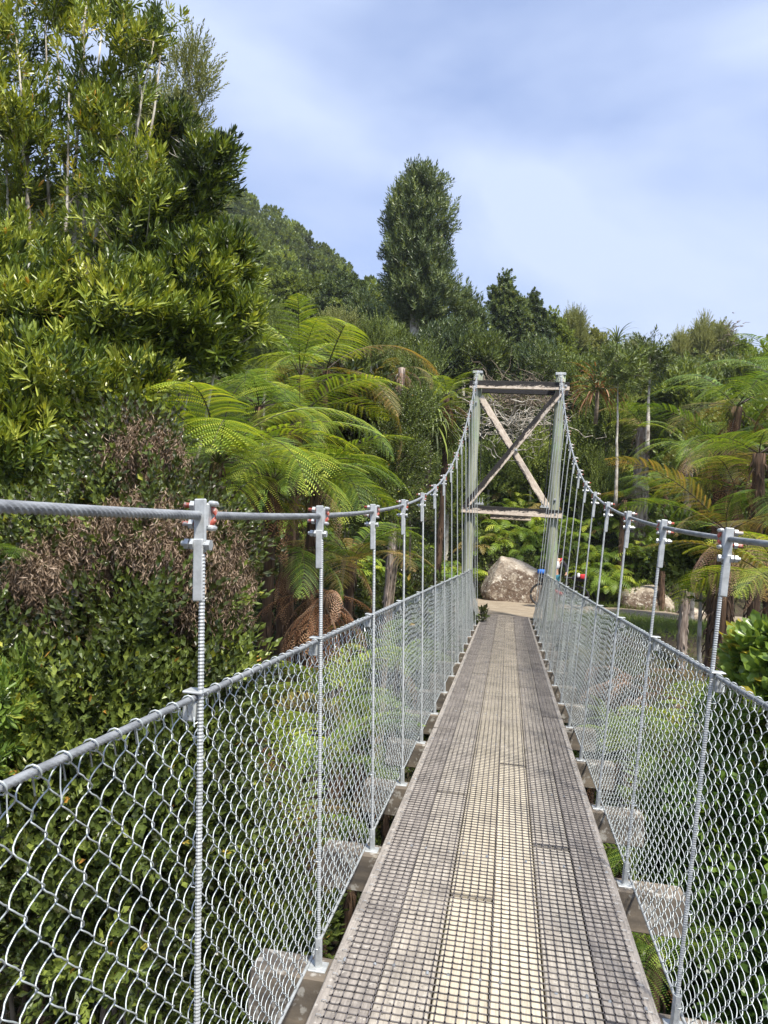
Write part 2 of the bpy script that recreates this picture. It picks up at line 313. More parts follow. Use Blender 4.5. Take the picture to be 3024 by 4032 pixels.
# ------------------------------------------------------------------ the ground
def sst(x): x = np.clip(x, 0, 1); return x*x*(3-2*x)
def ground(x, y):
    x = np.asarray(x, float); y = np.asarray(y, float)
    zr = -4.6 + 4.55*sst((y-13.0)/(5.0 + 0*x)) + 0*x
    zl = -4.6 + np.clip(-x-2.2, 0, 7.5)*0.70 + np.clip(-x-12, 0, 40)*0.12
    zq = -4.6 + np.clip(x-2.6, 0, 7)*0.64 + np.clip(x-12, 0, 40)*0.08
    near = np.maximum(zr, np.maximum(zl, zq))
    near = np.where(x > 0, np.minimum(near, -0.05 + np.maximum(0, x-9)*0.4), near)
    near = near + np.clip(-x-1.9, 0, 4)*0.95*sst((y-17.5)/2.5)*(y > 17)*0.6
    back = 0.72*np.clip(y-26.3, 0, 16) + np.clip(y-42.3, 0, 75)*(0.13 + 0.37*sst(-x/52))
    back = back - np.clip(y-118, 0, 400)*0.2
    z = np.maximum(near, near + back)
    far = sst((np.hypot(x, y-20)-150)/200)
    # a hump where the bridge lands behind the camera
    z = np.maximum(z, np.where(y < -9, -4.6 + 4.5*sst((-y-9)/5), -99))
    n = 0.25*np.sin(x*0.9+1.3)*np.cos(y*0.7) + 0.15*np.sin(x*2.1+y*1.7)
    flat = ((y > 17.5) & (y < 26.5) & (x > -2)).astype(float)
    z = z + n*(1-flat)*np.where(y > 26, 1.6, 1.0)
    return z*(1-far) + 0.0*far
xs = np.concatenate([np.linspace(-900, -80, 24), np.arange(-75, -20, 3.0), np.arange(-20, 20, 0.5), np.arange(20, 75, 3.0), np.linspace(78, 900, 24)])
ys = np.concatenate([np.linspace(-900, -40, 20), np.arange(-36, -6, 2.0), np.arange(-6, 32, 0.5), np.arange(32, 130, 3.0), np.linspace(134, 1500, 30)])
X, Y = np.meshgrid(xs, ys); Z = ground(X, Y); nx, ny = len(xs), len(ys)
i, j = np.meshgrid(np.arange(nx-1), np.arange(ny-1)); a = (j*nx+i).ravel()
g = MB().add(np.stack([X, Y, Z], -1), np.stack([a, a+1, a+nx+1, a+nx], -1)); tag(g.build('ground', M_['soil'], smooth=True), kind='structure')
# gravel path along the foot of the bank
px_, py_ = np.arange(-1.6, 9, 0.4), np.linspace(0, 1, 14)
V = []
for x in px_:
    y0 = 18.95 + 3.4*sst((x-0.9)/1.6) + 0.12*math.sin(x*3.1) + 0.02*x; y1 = 25.9 + 0.25*math.sin(x*1.7)
    for v in py_: V.append((x, y0+(y1-y0)*v, ground(x, y0+(y1-y0)*v) + 0.02 + 0.012*math.sin(x*5+v*9) - (0.03 if v in (0, 1) else 0)))
n_ = len(py_); a = np.array([i*n_+j for i in range(len(px_)-1) for j in range(n_-1)])
tag(MB().add(V, np.stack([a, a+n_, a+n_+1, a+1], -1)).build('path', M_['path'], smooth=True), kind='structure')

# ------------------------------------------------------------------ foliage machinery
def leafblade(L, w, fold=0.25, curl=0.1, two=True):
    """points along +Z, width along X"""
    if two:
        V = np.array([[0, 0, 0], [-w*.85, -fold*w, .38*L], [0, 0, .38*L], [w*.85, -fold*w, .38*L], [-w*.8, -fold*w-curl*L*.3, .78*L], [0, -curl*L*.3, .78*L], [w*.8, -fold*w-curl*L*.3, .78*L], [0, -curl*L, L]])
        T = np.array([[0, 1, 2], [0, 2, 3], [1, 4, 5], [1, 5, 2], [2, 5, 6], [2, 6, 3], [4, 7, 5], [5, 7, 6]])
    else:
        V = np.array([[0, 0, 0], [-w, -fold*w, .5*L], [0, 0, .5*L], [w, -fold*w, .5*L], [0, -curl*L, L]])
        T = np.array([[0, 1, 2], [0, 2, 3], [1, 4, 2], [2, 4, 3]])
    return V, T
def spray(n, L, w, stem, e0=25, e1=70, two=True, fold=0.3, seed=0, jit=0.3):
    r = np.random.default_rng(seed); V, T, I = [], [], []; c = 0
    for k in range(n):
        t = (k+0.5)/n; az = k*2.39996 + r.normal()*0.3; el = R(e0+(e1-e0)*t + r.normal()*10)
        lv, lt = leafblade(L*(1-0.25*abs(t-.5))*(1+jit*(r.random()-.5)), w*(1+jit*(r.random()-.5)), fold, 0.05+0.2*r.random(), two)
        m = np.array(Matrix.Rotation(az, 3, 'Z') @ Matrix.Rotation(math.pi/2-el, 3, 'X') @ Matrix.Rotation(math.pi, 3, 'Z'))
        m = np.array(Matrix.Rotation(az, 3, 'Z') @ Matrix.Rotation(-(math.pi/2-el), 3, 'X'))
        p = lv @ m.T + np.array([0, 0, stem*t])
        V.append(p); T.append(lt+c); I.append(np.full(len(lt), k)); c += len(p)
    return np.concatenate(V), np.concatenate(T), np.concatenate(I)
def rot_to(D, spin, r=None):
    """rotation matrices taking +Z to unit dirs D (N,3) with spin about it"""
    D = D/np.linalg.norm(D, axis=1)[:, None]
    ref = np.where(np.abs(D[:, 2:3]) < 0.95, np.array([[0, 0, 1.0]]), np.array([[1.0, 0, 0]]))
    A = np.cross(ref, D); A /= np.linalg.norm(A, axis=1)[:, None]; B = np.cross(D, A)
    c, s = np.cos(spin)[:, None], np.sin(spin)[:, None]
    return np.stack([A*c+B*s, -A*s+B*c, D], -1)
def scatter(mb, protos, P, D, sc, tint0, spread=0.35, r=rng, mi=0):
    """place sprays; tint0 per instance, jittered per leaf"""
    N_ = len(P); which = r.integers(0, len(protos), N_); RM = rot_to(D, r.random(N_)*6.28); sc = np.broadcast_to(sc, (N_,)); tint0 = np.broadcast_to(tint0, (N_,))
    for q, (V, T, I) in enumerate(protos):
        m = which == q; k = m.sum()
        if not k: continue
        VV = np.einsum('nij,vj->nvi', RM[m], V)*sc[m][:, None, None] + P[m][:, None, :]
        TT = T[None] + (np.arange(k)*len(V))[:, None, None]
        nl = I.max()+1; lt = tint0[m][:, None] + (r.random((k, nl))-.5)*spread
        # a few leaves turn yellow
        lt = np.clip(lt, 0, 0.9) + (r.random((k, nl)) < 0.012)*0.5
        mb.add(VV.reshape(-1, 3), TT.reshape(-1, 3), np.clip(lt, 0, 1)[:, I].ravel(), mi)
PR = {
 'long': [spray(13, .118, .0135, .16, 0, 74, True, .35, s, .7) for s in range(4)],
 'longfar': [spray(11, .20, .024, .3, 5, 70, False, .3, s, .6) for s in range(10, 14)],
 'small': [spray(11, .050, .013, .24, 15, 65, False, .3, s) for s in range(20, 24)],
 'fine': [spray(26, .085, .012, .55, 25, 60, False, .2, s) for s in range(30, 34)],
 'clump': [spray(16, .34, .075, .45, -10, 70, False, .3, s) for s in range(40, 44)],
 'far': [spray(12, 1.2, .33, 1.1, -20, 75, False, .3, s) for s in range(50, 54)],
 'broad': [spray(9, .17, .045, .12, 0, 60, True, .2, s) for s in range(60, 64)],
 'catkin': [spray(9, .045, .0035, .09, -88, -35, False, .1, s) for s in range(70, 74)],
}
def crown_points(lobes, nclus, per, spread, r, shell=0.55):
    """cluster centres in lobes, then points around them: leaves gaps between clumps"""
    vol = np.array([l[3]*l[4]*l[5] for l in lobes])**(2/3); pr = vol/vol.sum()
    li = r.choice(len(lobes), nclus, p=pr); L = np.array(lobes)[li]
    d = r.normal(size=(nclus, 3)); d /= np.linalg.norm(d, axis=1)[:, None]
    rad = (shell + (1-shell)*r.random(nclus)); C = L[:, :3] + d*rad[:, None]*L[:, 3:6]
    O = d*0.75 + np.array([0, 0, 0.75])
    k = np.repeat(np.arange(nclus), per); q = r.normal(size=(len(k), 3)); q *= (r.random(len(k))**0.4/np.linalg.norm(q, axis=1))[:, None]
    sc = spread*(0.7+0.6*r.random(nclus))
    P = C[k] + q*sc[k][:, None]
    D = O[k] + q*0.7 + r.normal(size=(len(k), 3))*0.22
    tc_ = r.random(nclus)
    return C, P, D, k, tc_
def limb(a, b, r0, r1, r, wob=0.1, n=7):
    a = np.array(a, float); b = np.array(b, float); t = np.linspace(0, 1, n)[:, None]; L = np.linalg.norm(b-a)
    mid = np.array([0, 0, -0.12*L]) * (4*t*(1-t))
    w = np.cumsum(r.normal(size=(n, 3))*wob*L/n, 0)*np.sin(t*math.pi)
    return a*(1-t)+b*t + mid*0.6 + w, np.linspace(r0, r1, n)
def tree(name, label, cat, base, lobes, proto, m, nclus, per, spread, tint=(0.25, 0.7), trunk_r=0.09, stems=1, bark='bark', seed=0, scale=1.0, limbs=24, group=None, shell=0.5, extra=None, top=None, up=0.0):
    r = np.random.default_rng(seed); base = np.array(base, float)
    e = empty(name, base, label, cat, group)
    C, P, D, k, tc_ = crown_points([tuple(np.array(l[:3])-base)+tuple(l[3:]) for l in lobes], nclus, per, spread, r, shell)
    D = D + np.array([0, 0, up])
    mb = MB(); scatter(mb, PR[proto], P, D, scale*(0.8+0.45*r.random(len(P))), (tint[0]+(tint[1]-tint[0])*(0.75*tc_[k]+0.25*r.random(len(P)))), 0.3, r)  # tints reach very dark so leaf colour also deepens the shade between sprays
    mb.build('crown', m, e)
    tb = MB(); tops = []
    topc = C[np.argsort(-C[:, 2])[:max(3, nclus//12)]]
    for s_ in range(stems):
        tp = topc[r.integers(len(topc))]*np.array([.8, .8, .93]) if top is None else np.array(top[s_ % len(top)]) - base
        off = np.array([r.normal()*.12, r.normal()*.12, -0.3])*(stems > 1) + np.array([0, 0, -0.2])*(stems == 1)
        n = 14; t = np.linspace(0, 1, n)[:, None]
        Pp = off*(1-t) + tp*t + np.cumsum(r.normal(size=(n, 3))*0.035*np.linalg.norm(tp)/n, 0) + np.array([tp[0], tp[1], 0])*(-0.35*t*(1-t))
        rr = np.linspace(trunk_r, trunk_r*0.15, n)*(0.8+0.3*r.random()); tb.add(*tube(Pp, rr, 8)); tops.append((Pp, rr))
    for ci in r.permutation(nclus)[:limbs]:
        c = C[ci]; best = min(((np.linalg.norm(Pp[q]-c) + max(0, Pp[q][2]-c[2])*2, Pp[q], rr[q]) for Pp, rr in tops for q in range(1, len(Pp))), key=lambda z: z[0])
        p_, r_ = limb(best[1], c, best[2]*0.42, 0.007, r, 0.25); tb.add(*tube(p_, r_, 5, cap=False))
    tb.build('trunk', M_[bark], e, smooth=True)
    return e

# ferns -------------------------------------------------------------
def frond_mesh(name, m, L=2.0, pairs=26, W=0.42, th0=35, droop=75, pin=0.026, curl=0.25, sag=0.25, seed=0, stemfrac=0.14, tint=(0.35, 0.75), twist=0.0, simple=False):
    r = np.random.default_rng(seed); n = 60; t = np.linspace(0, 1, n); th = R(th0) - R(droop)*t**1.25
    ds = L/(n-1); P = np.zeros((n, 3)); P[1:, 0] = np.cumsum(np.cos(th[:-1])*ds); P[1:, 2] = np.cumsum(np.sin(th[:-1])*ds)
    P[:, 1] = 0.06*L*np.sin(t*2+seed)*t
    mb = MB(); mb.add(*tube(P[::4], np.linspace(0.011, 0.002, len(P[::4]))*L/2, 4), tint=0.3, mi=1)
    Vs, Fs, Ts = [], [], []; c = 0
    for q in range(pairs):
        u = stemfrac + (1-stemfrac)*(q+0.5)/pairs; fi = u*(n-1); i0 = int(fi); p0 = P[i0]*(1-fi+i0) + P[min(i0+1, n-1)]*(fi-i0); a = th[i0]
        T = np.array([math.cos(a), 0, math.sin(a)]); Nn = np.array([-math.sin(a), 0, math.cos(a)])
        s_ = (u-stemfrac)/(1-stemfrac); prof = min(1, 0.45+s_*2.0)*(1-s_**2.2)**0.9 + 0.03
        for sd_ in (-1, 1):
            Lp = W*prof*(0.88+0.2*r.random())*L/2*1.9/1.9; sweep = R(68 - 22*s_ + r.normal()*3)
            dirv = np.array([0, sd_, 0])*math.sin(sweep) + T*math.cos(sweep) + Nn*0.12
            dirv /= np.linalg.norm(dirv)
            if r.random() < .05 and not simple: continue
            if simple:
                ms = 3
                k = np.linspace(0, 1, ms+1)[:, None]; mid = p0 + dirv*Lp*k - np.array([0, 0, 1])*sag*Lp*k**2
                w = L/pairs*0.23*np.array([0.7, 1, .75, 0.05])[:, None]; pt = np.cross(dirv, Nn)
                V = np.concatenate([mid-pt*w, mid+pt*w]); f = np.array([[i, i+1, i+ms+2, i+ms+1] for i in range(ms)])
                mb.add(V, f, tint[0]+(tint[1]-tint[0])*r.random()); continue
            m_ = max(4, int(Lp/pin)); k = (np.arange(m_)+0.5)/m_
            base = p0 + dirv*(Lp*k)[:, None] - np.array([0, 0, 1])*(sag*Lp*k**2)[:, None]
            pt = np.cross(dirv, Nn); pt /= np.linalg.norm(pt); pl = (L/pairs*0.47)*np.minimum(1, (1-k)*2.2+0.12)*(0.85+0.25*r.random(m_))
            hw = Lp/m_*0.36
            for s2 in (-1, 1):
                tip = base + (pt*s2*0.93 + dirv*0.3)[None]*pl[:, None] - Nn[None]*(pl*curl)[:, None]
                v = np.stack([base-dirv*hw, base+dirv*hw, (base+dirv*hw*.8)*.45+tip*.55, (base-dirv*hw*.9)*.45+tip*.55, tip], 1).reshape(-1, 3)
                o = c + np.arange(m_)[:, None]*5; Vs.append(v)
                Fs.append(np.concatenate([o+np.array([0, 1, 2]), o+np.array([0, 2, 3]), o+np.array([3, 2, 4])])); c += len(v)
                Ts.append(np.tile(np.clip(tint[0]+(tint[1]-tint[0])*(0.5+0.8*(r.random()-.5)) + 0.10*(r.random(m_)-.5) + (0.25*(s_-.5) if q % 5 else .1), 0, 1), 3))
    if Vs: mb.add(np.concatenate(Vs), np.concatenate(Fs), np.concatenate(Ts))
    return mb.mesh(name, [m, M_['rachis']])
FR = {}
for key, mk_ in (('lime', 'fernlime'), ('green', 'fern'), ('olive', 'fernolive')):
    FR[key] = [frond_mesh('frond', M_[mk_], 2.0, 25, 0.58, 30, 60+18*s, 0.021, 0.25, 0.30+0.10*s, s, tint=(0.0, 1.0)) for s in range(3)]
FR['dead'] = [frond_mesh('frond', M_['ferndead'], 1.7, 22, 0.30, 5, 88, 0.028, 0.6, 0.9, 5+s, tint=(0.1, 0.9)) for s in range(2)]
FR['pink'] = [frond_mesh('frond', M_['fernpink'], 1.6, 22, 0.28, 20, 105, 0.028, 0.6, 1.0, 8+s, tint=(0.1, 0.9)) for s in range(2)]
def tree_fern(label, crown, ground_z, fr, L=2.0, kinds=('lime',), n=14, dead=('dead', 5), elev=(-5, 30), trunk_r=0.11, bark='fibre', seed=0, cat='tree fern', az=(0, 360), lean=(0, 0), group=None, name='tree_fern', deadL=0.8):
    r = random.Random(seed); crown = np.array(crown, float); base = np.array([crown[0]+lean[0], crown[1]+lean[1], ground_z])
    e = empty(name, base, label, cat, group); H = crown-base
    if H[2] > 0.25:
        t = np.linspace(0, 1, 40)[:, None]; P = H*t**1.0 + np.array([0.05*math.sin(seed), 0.04, 0])*np.sin(t*3.1)
        P[0, 2] -= .3
        rr = trunk_r*(1.15-0.35*t[:, 0])*(1+0.10*np.sin(t[:, 0]*90)+0.06*rng.normal(size=40)); mb = MB().add(*tube(P, rr, 14))
        # stubs and shaggy strips on the trunk
        for q in range(int(26*H[2])):
            k = r.random(); p = H*k + np.array([0.05*math.sin(seed), 0.04, 0])*math.sin(k*3.1); a_ = r.random()*6.28; d = np.array([math.cos(a_), math.sin(a_), 0])
            l = 0.08+0.16*r.random(); mb.add(*tube([p+d*trunk_r*.85, p+d*trunk_r*1.15+np.array([0, 0, -l*.3]), p+d*trunk_r*(1.1+.4*r.random())+np.array([0, 0, -l])], [0.012, 0.012, 0.004], 4))
        mb.build('trunk', M_[bark], e, smooth=True)
    else:
        t = np.linspace(0, 1, 6)[:, None]; MB().add(*tube(H*t*0.9+np.array([0, 0, -0.1])*(1-t), np.linspace(.07, .04, 6), 8)).build('rootstock', M_[bark], e, smooth=True)
    a0, a1 = az
    for q in range(n):
        k = r.choice(kinds); me = r.choice(FR[k]); ring = q % 2
        rot = (r.uniform(-.4, .4), -R(r.uniform(*elev) + (14 if ring else -6)), R(a0+(a1-a0)*(q+r.uniform(-.45, .45))/n))
        sc = L/2.0*r.uniform(.72, 1.22)
        inst('frond', me, e, H, rot, sc)
    for q in range(dead[1]):
        me = r.choice(FR[dead[0]]); o = inst('frond', me, e, H+np.array([0, 0, -0.08-0.1*r.random()]), (r.uniform(-.4, .4), R(r.uniform(15, 50)), R(a0 + (a1-a0)*(q+r.uniform(-.3, .3))/max(1, dead[1]))), L/2.0*deadL*r.uniform(.8, 1.15))
        o['label'] = 'dead brown hanging frond'
    return e
def small_fern_mesh(key, n, L, seed):
    r = random.Random(seed); src = []
    mb = MB()
    for q in range(n):
        me = frond_mesh('tmp', M_[key], L, 12, 0.50, 52, 125, 0.03, 0.1, 0.45, seed*31+q, tint=(0.1, 0.9), simple=True)
        V = np.zeros(len(me.vertices)*3, np.float32); me.vertices.foreach_get('co', V); V = V.reshape(-1, 3)
        f4 = np.array([p.vertices[:] for p in me.polygons if len(p.vertices) == 4]); f3 = np.array([p.vertices[:] for p in me.polygons if len(p.vertices) == 3])
        m = np.array(euler(r.uniform(-.3, .3), -R(r.uniform(-15, 25)), q*6.283/n + r.uniform(-.4, .4))); V = V @ m.T
        mb.add(V, [f4, f3], 0.25+0.6*r.random()); bpy.data.meshes.remove(me)
    return mb.mesh('fern_clump', [M_[key]])

# ------------------------------------------------------------------ the footbridge deck
Y0, Y1 = -3.0, 18.95
HY = [1.69 + 1.125*k for k in range(-4, 15)]          # hanger stations; k = 0 is the first one in view
deck = empty('bridge_deck', (0, 0, 0), 'narrow timber footbridge deck of grey and pale planks under black grip mesh', 'bridge deck')
edges = [-0.60, -0.40, -0.20, 0.0, 0.20, 0.40, 0.60]
for q in range(6):
    mt = M_[['plank2', 'plank1', 'plank0', 'plank0', 'plank1', 'plank2'][q]]
    y = Y0 - [0, 1.7, 3.1, .9, 2.4, 3.9][q]
    while y < Y1 - 0.05:
        a_, b_ = max(y, Y0), min(y+4.75, Y1); y += 4.8
        if b_-a_ < .3: continue
        V, F = box(((edges[q]+edges[q+1])/2, (a_+b_)/2, -0.0225), (0.192, b_-a_-0.004, 0.045), bev=0.004)
        MB().add(V, F).build('plank', mt, deck)
# grip mesh: flat bars on the planks
gm = MB(); zx = 0.0035
for x in np.arange(-0.545, 0.56, 0.0365):
    V, F = box((x, (Y0+Y1)/2, zx), (0.0045, Y1-Y0-0.05, 0.003)); gm.add(V, F)
yy = np.arange(Y0+.03, Y1-0.02, 0.0405); bx = np.array([[x, y, z] for x in (-.555, .558) for y in (-.0021, .0021) for z in (.0019, .0045)])
f = np.array([[0, 1, 3, 2], [4, 6, 7, 5], [0, 4, 5, 1], [2, 3, 7, 6], [0, 2, 6, 4], [1, 5, 7, 3]])
_j = np.random.default_rng(3); V = bx[None] + np.array([0, 1, 0])*yy[:, None, None]; V[..., 1] += (_j.normal(size=(len(yy), 1))*.0012 + np.sign(V[..., 0])*_j.normal(size=(len(yy), 1))*.0016 + .004*np.sin(yy*2.3)[:, None]*np.sign(V[..., 0])); gm.add(V.reshape(-1, 3), (f[None]+np.arange(len(yy))[:, None, None]*8).reshape(-1, 4))
# little gussets round the corners of each opening (near part)
gy = yy[(yy > 0.8) & (yy < 7)]; gx = np.arange(-0.545, 0.56, 0.0365)
GX, GY = np.meshgrid(gx, gy); c = np.stack([GX.ravel(), GY.ravel(), np.full(GX.size, 0.0050)], 1)
o8 = np.array([[.0075, 0, 0], [0, .0075, 0], [-.0075, 0, 0], [0, -.0075, 0]]); V = c[:, None]+o8[None]
gm.add(V.reshape(-1, 3), (np.arange(4)[None]+np.arange(len(c))[:, None]*4))
gm.build('grip_mesh', M_['gripmesh'], deck)
st = MB()
for y in yy[(yy > 0) & (yy < 12)][::2]:
    for sx in (-1, 1):
        st.add(*tube([(sx*0.553, y-.001, 0.0), (sx*0.556, y, 0.010), (sx*0.572, y+.002, 0.009), (sx*0.574, y+.002, 0.0)], 0.0013, 4))
for q in range(6):                                       # nail heads over each transom
    for y in HY:
        for dx in (-.06, .06):
            x = (edges[q]+edges[q+1])/2+dx+random.uniform(-.008, .008); st.add(*tube([(x, y+random.uniform(-.02, .02), -.001), (x, y, 0.0022)], 0.0065, 8))
st.build('staples', M_['rope'], deck)['kind'] = 'stuff'
for y in HY + [18.55]:
    dx = random.uniform(-.03, .03)
    V, F = box((dx, y, -0.045-0.1), (1.86 if y < 18 else 1.4, 0.15, 0.195), bev=0.006); MB().add(V, F).build('transom', M_['transom'], deck)
for sx in (-1, 1):
    P = [(sx*0.62, y, -0.27) for y in np.arange(Y0, Y1, 0.5)]; MB().add(*tube(P, 0.009, 8)).build('under_cable', M_['rope'], deck, smooth=True)

# ------------------------------------------------------------------ tower at the far end
TY = 18.4
tw = empty('bridge_tower', (0, TY, -0.1), 'goal post tower of two round greenish poles with crossed black and pink timber braces', 'bridge tower')
def towpart(name, VF, m, smooth=False, label=None):
    V, F = VF; o = MB().add(V - np.array([0, TY, -0.1]), F).build(name, m, tw, smooth)
    if label: o['label'] = label
    return o
for sx in (-1, 1):
    P = [(sx*1.03+0.01*math.sin(z*1.3), TY, z) for z in np.linspace(-4.5, 6.1, 40)]
    r_ = np.linspace(0.155, 0.118, 40)*(1+0.012*np.random.default_rng(sx+5).normal(size=40))
    towpart('post', tube(P, r_, 20), M_['post'], True, 'round greenish-grey pole on the %s side' % ('left' if sx < 0 else 'right'))
def brd(name, a, b, w, th, m, label=None):
    """board centred on its own object origin so that its paint follows its own axes"""
    a = Vector(a); b = Vector(b); L = (b-a).length; V, F = box((0, 0, 0), (L, th, w), bev=0.008)
    ang = math.atan2(b.z-a.z, b.x-a.x); c_ = (a+b)/2 - Vector((0, TY, -0.1))
    o = MB().add(V, F).build(name, m, tw, loc=c_, rot=(0, -ang, 0))
    if label: o['label'] = label
    return o
brd('top_beam', (-1.21, TY-.17, 5.80), (1.25, TY-.17, 5.80), 0.20, 0.07, M_['paintlo'], 'front top beam, black with a strip of cream paint')
brd('top_beam', (-1.05, TY+.17, 5.74), (1.25, TY+.17, 5.72), 0.16, 0.07, M_['black'], 'plain black rear top beam')
brd('lower_beam', (-1.24, TY-.19, 2.64), (1.24, TY-.19, 2.62), 0.20, 0.075, M_['paintmid'], 'mottled black and white lower beam')
brd('lower_beam', (-0.52, TY+.10, 2.50), (0.50, TY+.10, 2.50), 0.13, 0.10, M_['paintlo'], 'short dark block under the lower beam')
brd('brace', (-1.12, TY-.16, 2.73), (1.04, TY-.165, 5.66), 0.17, 0.06, M_['paintlo'], 'mostly black diagonal brace rising to the right')
brd('brace', (0.93, TY-.06, 2.70), (-0.93, TY-.06, 5.50), 0.17, 0.06, M_['painthi'], 'mostly pink diagonal brace rising to the left')
bt = [(-1.02, 5.35), (1.0, 5.42), (0.03, 4.17), (1.04, 5.8), (1.16, 5.8), (-1.08, 2.63), (1.07, 2.62), (1.05, 2.98), (-1.0, 2.95)]
for x, z in bt:
    yf = TY-.215 if z > 5.7 or z < 2.7 else (TY-.2 if abs(x) < .2 else TY-.15)
    V, F = box((x, yf, z), (.06, .012, .06), bev=.003); m_ = MB().add(V - np.array([0, TY, -.1]), F)
    V, F = tube([(x, yf-.03, z), (x, yf, z)], .018, 6); m_.add(V - np.array([0, TY, -.1]), F); m_.build('bolt', M_['galv'], tw)
for sx in (-1, 1):
    V, F = box((sx*.80, TY-.1, 2.775), (.22, .12, .03), bev=.005); m_ = MB().add(V - np.array([0, TY, -.1]), F)
    for dx in (-.07, 0, .07):
        V, F = tube([(sx*.8+dx, TY-.1, 2.7), (sx*.8+dx, TY-.1, 2.95)], .009, 6); m_.add(V - np.array([0, TY, -.1]), F)
        V, F = tube([(sx*.8+dx, TY-.1, 2.80), (sx*.8+dx, TY-.1, 2.83)], .026, 6); m_.add(V - np.array([0, TY, -.1]), F)
    m_.build('stay_bracket', M_['galv'], tw)
    V, F = tube([(sx*.80, TY-.1, 2.9), (sx*.88, TY-.02, 5.45)], .009, 6); towpart('stay_rod', (V, F), M_['black'])
    V, F = box((sx*1.03, TY, 6.13), (.26, .24, .07), bev=.01); towpart('saddle', (V, F), M_['galv'])

# ------------------------------------------------------------------ main cables
cy = np.array([0, 1.69, 2.81, 3.94, 5.06, 6.19, 7.31, 8.44, 9.56, 10.69, 11.81, 18.4]); cz = np.array([1.60, 1.643, 1.700, 1.786, 1.893, 2.030, 2.205, 2.426, 2.688, 2.994, 3.362, 6.20])
cf = np.polyfit(np.concatenate([cy, -cy[1:4]]), np.concatenate([cz, cz[1:4]-.02]), 5)
def cabz(y): return np.polyval(cf, y) if np.ndim(y) else float(np.polyval(cf, y))
def cabx(y): return 0.768 + 0.262*np.clip((np.asarray(y, float)-5.5)/12.9, 0, 1)**1.25
cabs = {}
for sx in (-1, 1):
    nm = 'left' if sx < 0 else 'right'
    e = empty('suspension_cable', (sx*.77, 0, cabz(0)), 'thick twisted steel cable running up to the %s tower post' % nm, 'cable', 'main suspension cables'); cabs[sx] = e
    ya = np.concatenate([np.arange(-3.0, 0, .02), np.arange(0, 5.0, 0.0025)]); P = np.stack([sx*cabx(ya), ya, cabz(ya)], -1) - np.array(e.location)
    m_ = MB().add(*tube(P, 0.0112, 18, lobes=6, lobe_d=0.30, twist=390*sx))
    yb = np.concatenate([np.arange(4.995, 18.3, 0.15), [18.4]]); P = np.stack([sx*cabx(yb), yb, cabz(yb)], -1) - np.array(e.location)
    m_.add(*tube(P, 0.0105, 8))
    zt = cabz(18.4); P = np.array([(sx*1.03, 18.4, zt), (sx*1.03, 18.6, zt-.02), (sx*1.05, 19.1, 5.0), (sx*1.08, 20.6, -0.2)]) - np.array(e.location); m_.add(*tube(P, .0105, 8))
    m_.build('wire_rope', M_['rope'], e, smooth=True)
    for y in (16.6, 17.0, 17.5, 17.8, 18.1):                 # bulldog grips near the tower
        c = np.array([sx*float(cabx(y)), y, cabz(y)]) - np.array(e.location); V, F = box(c, (.05, .03, .045), bev=.005)
        m2 = MB().add(V, F)
        for dz in (-.02, .02): m2.add(*tube([c+np.array([-.06, 0, dz]), c+np.array([.06, 0, dz])], .007, 6))
        m2.build('cable_grip', M_['galv'], e)

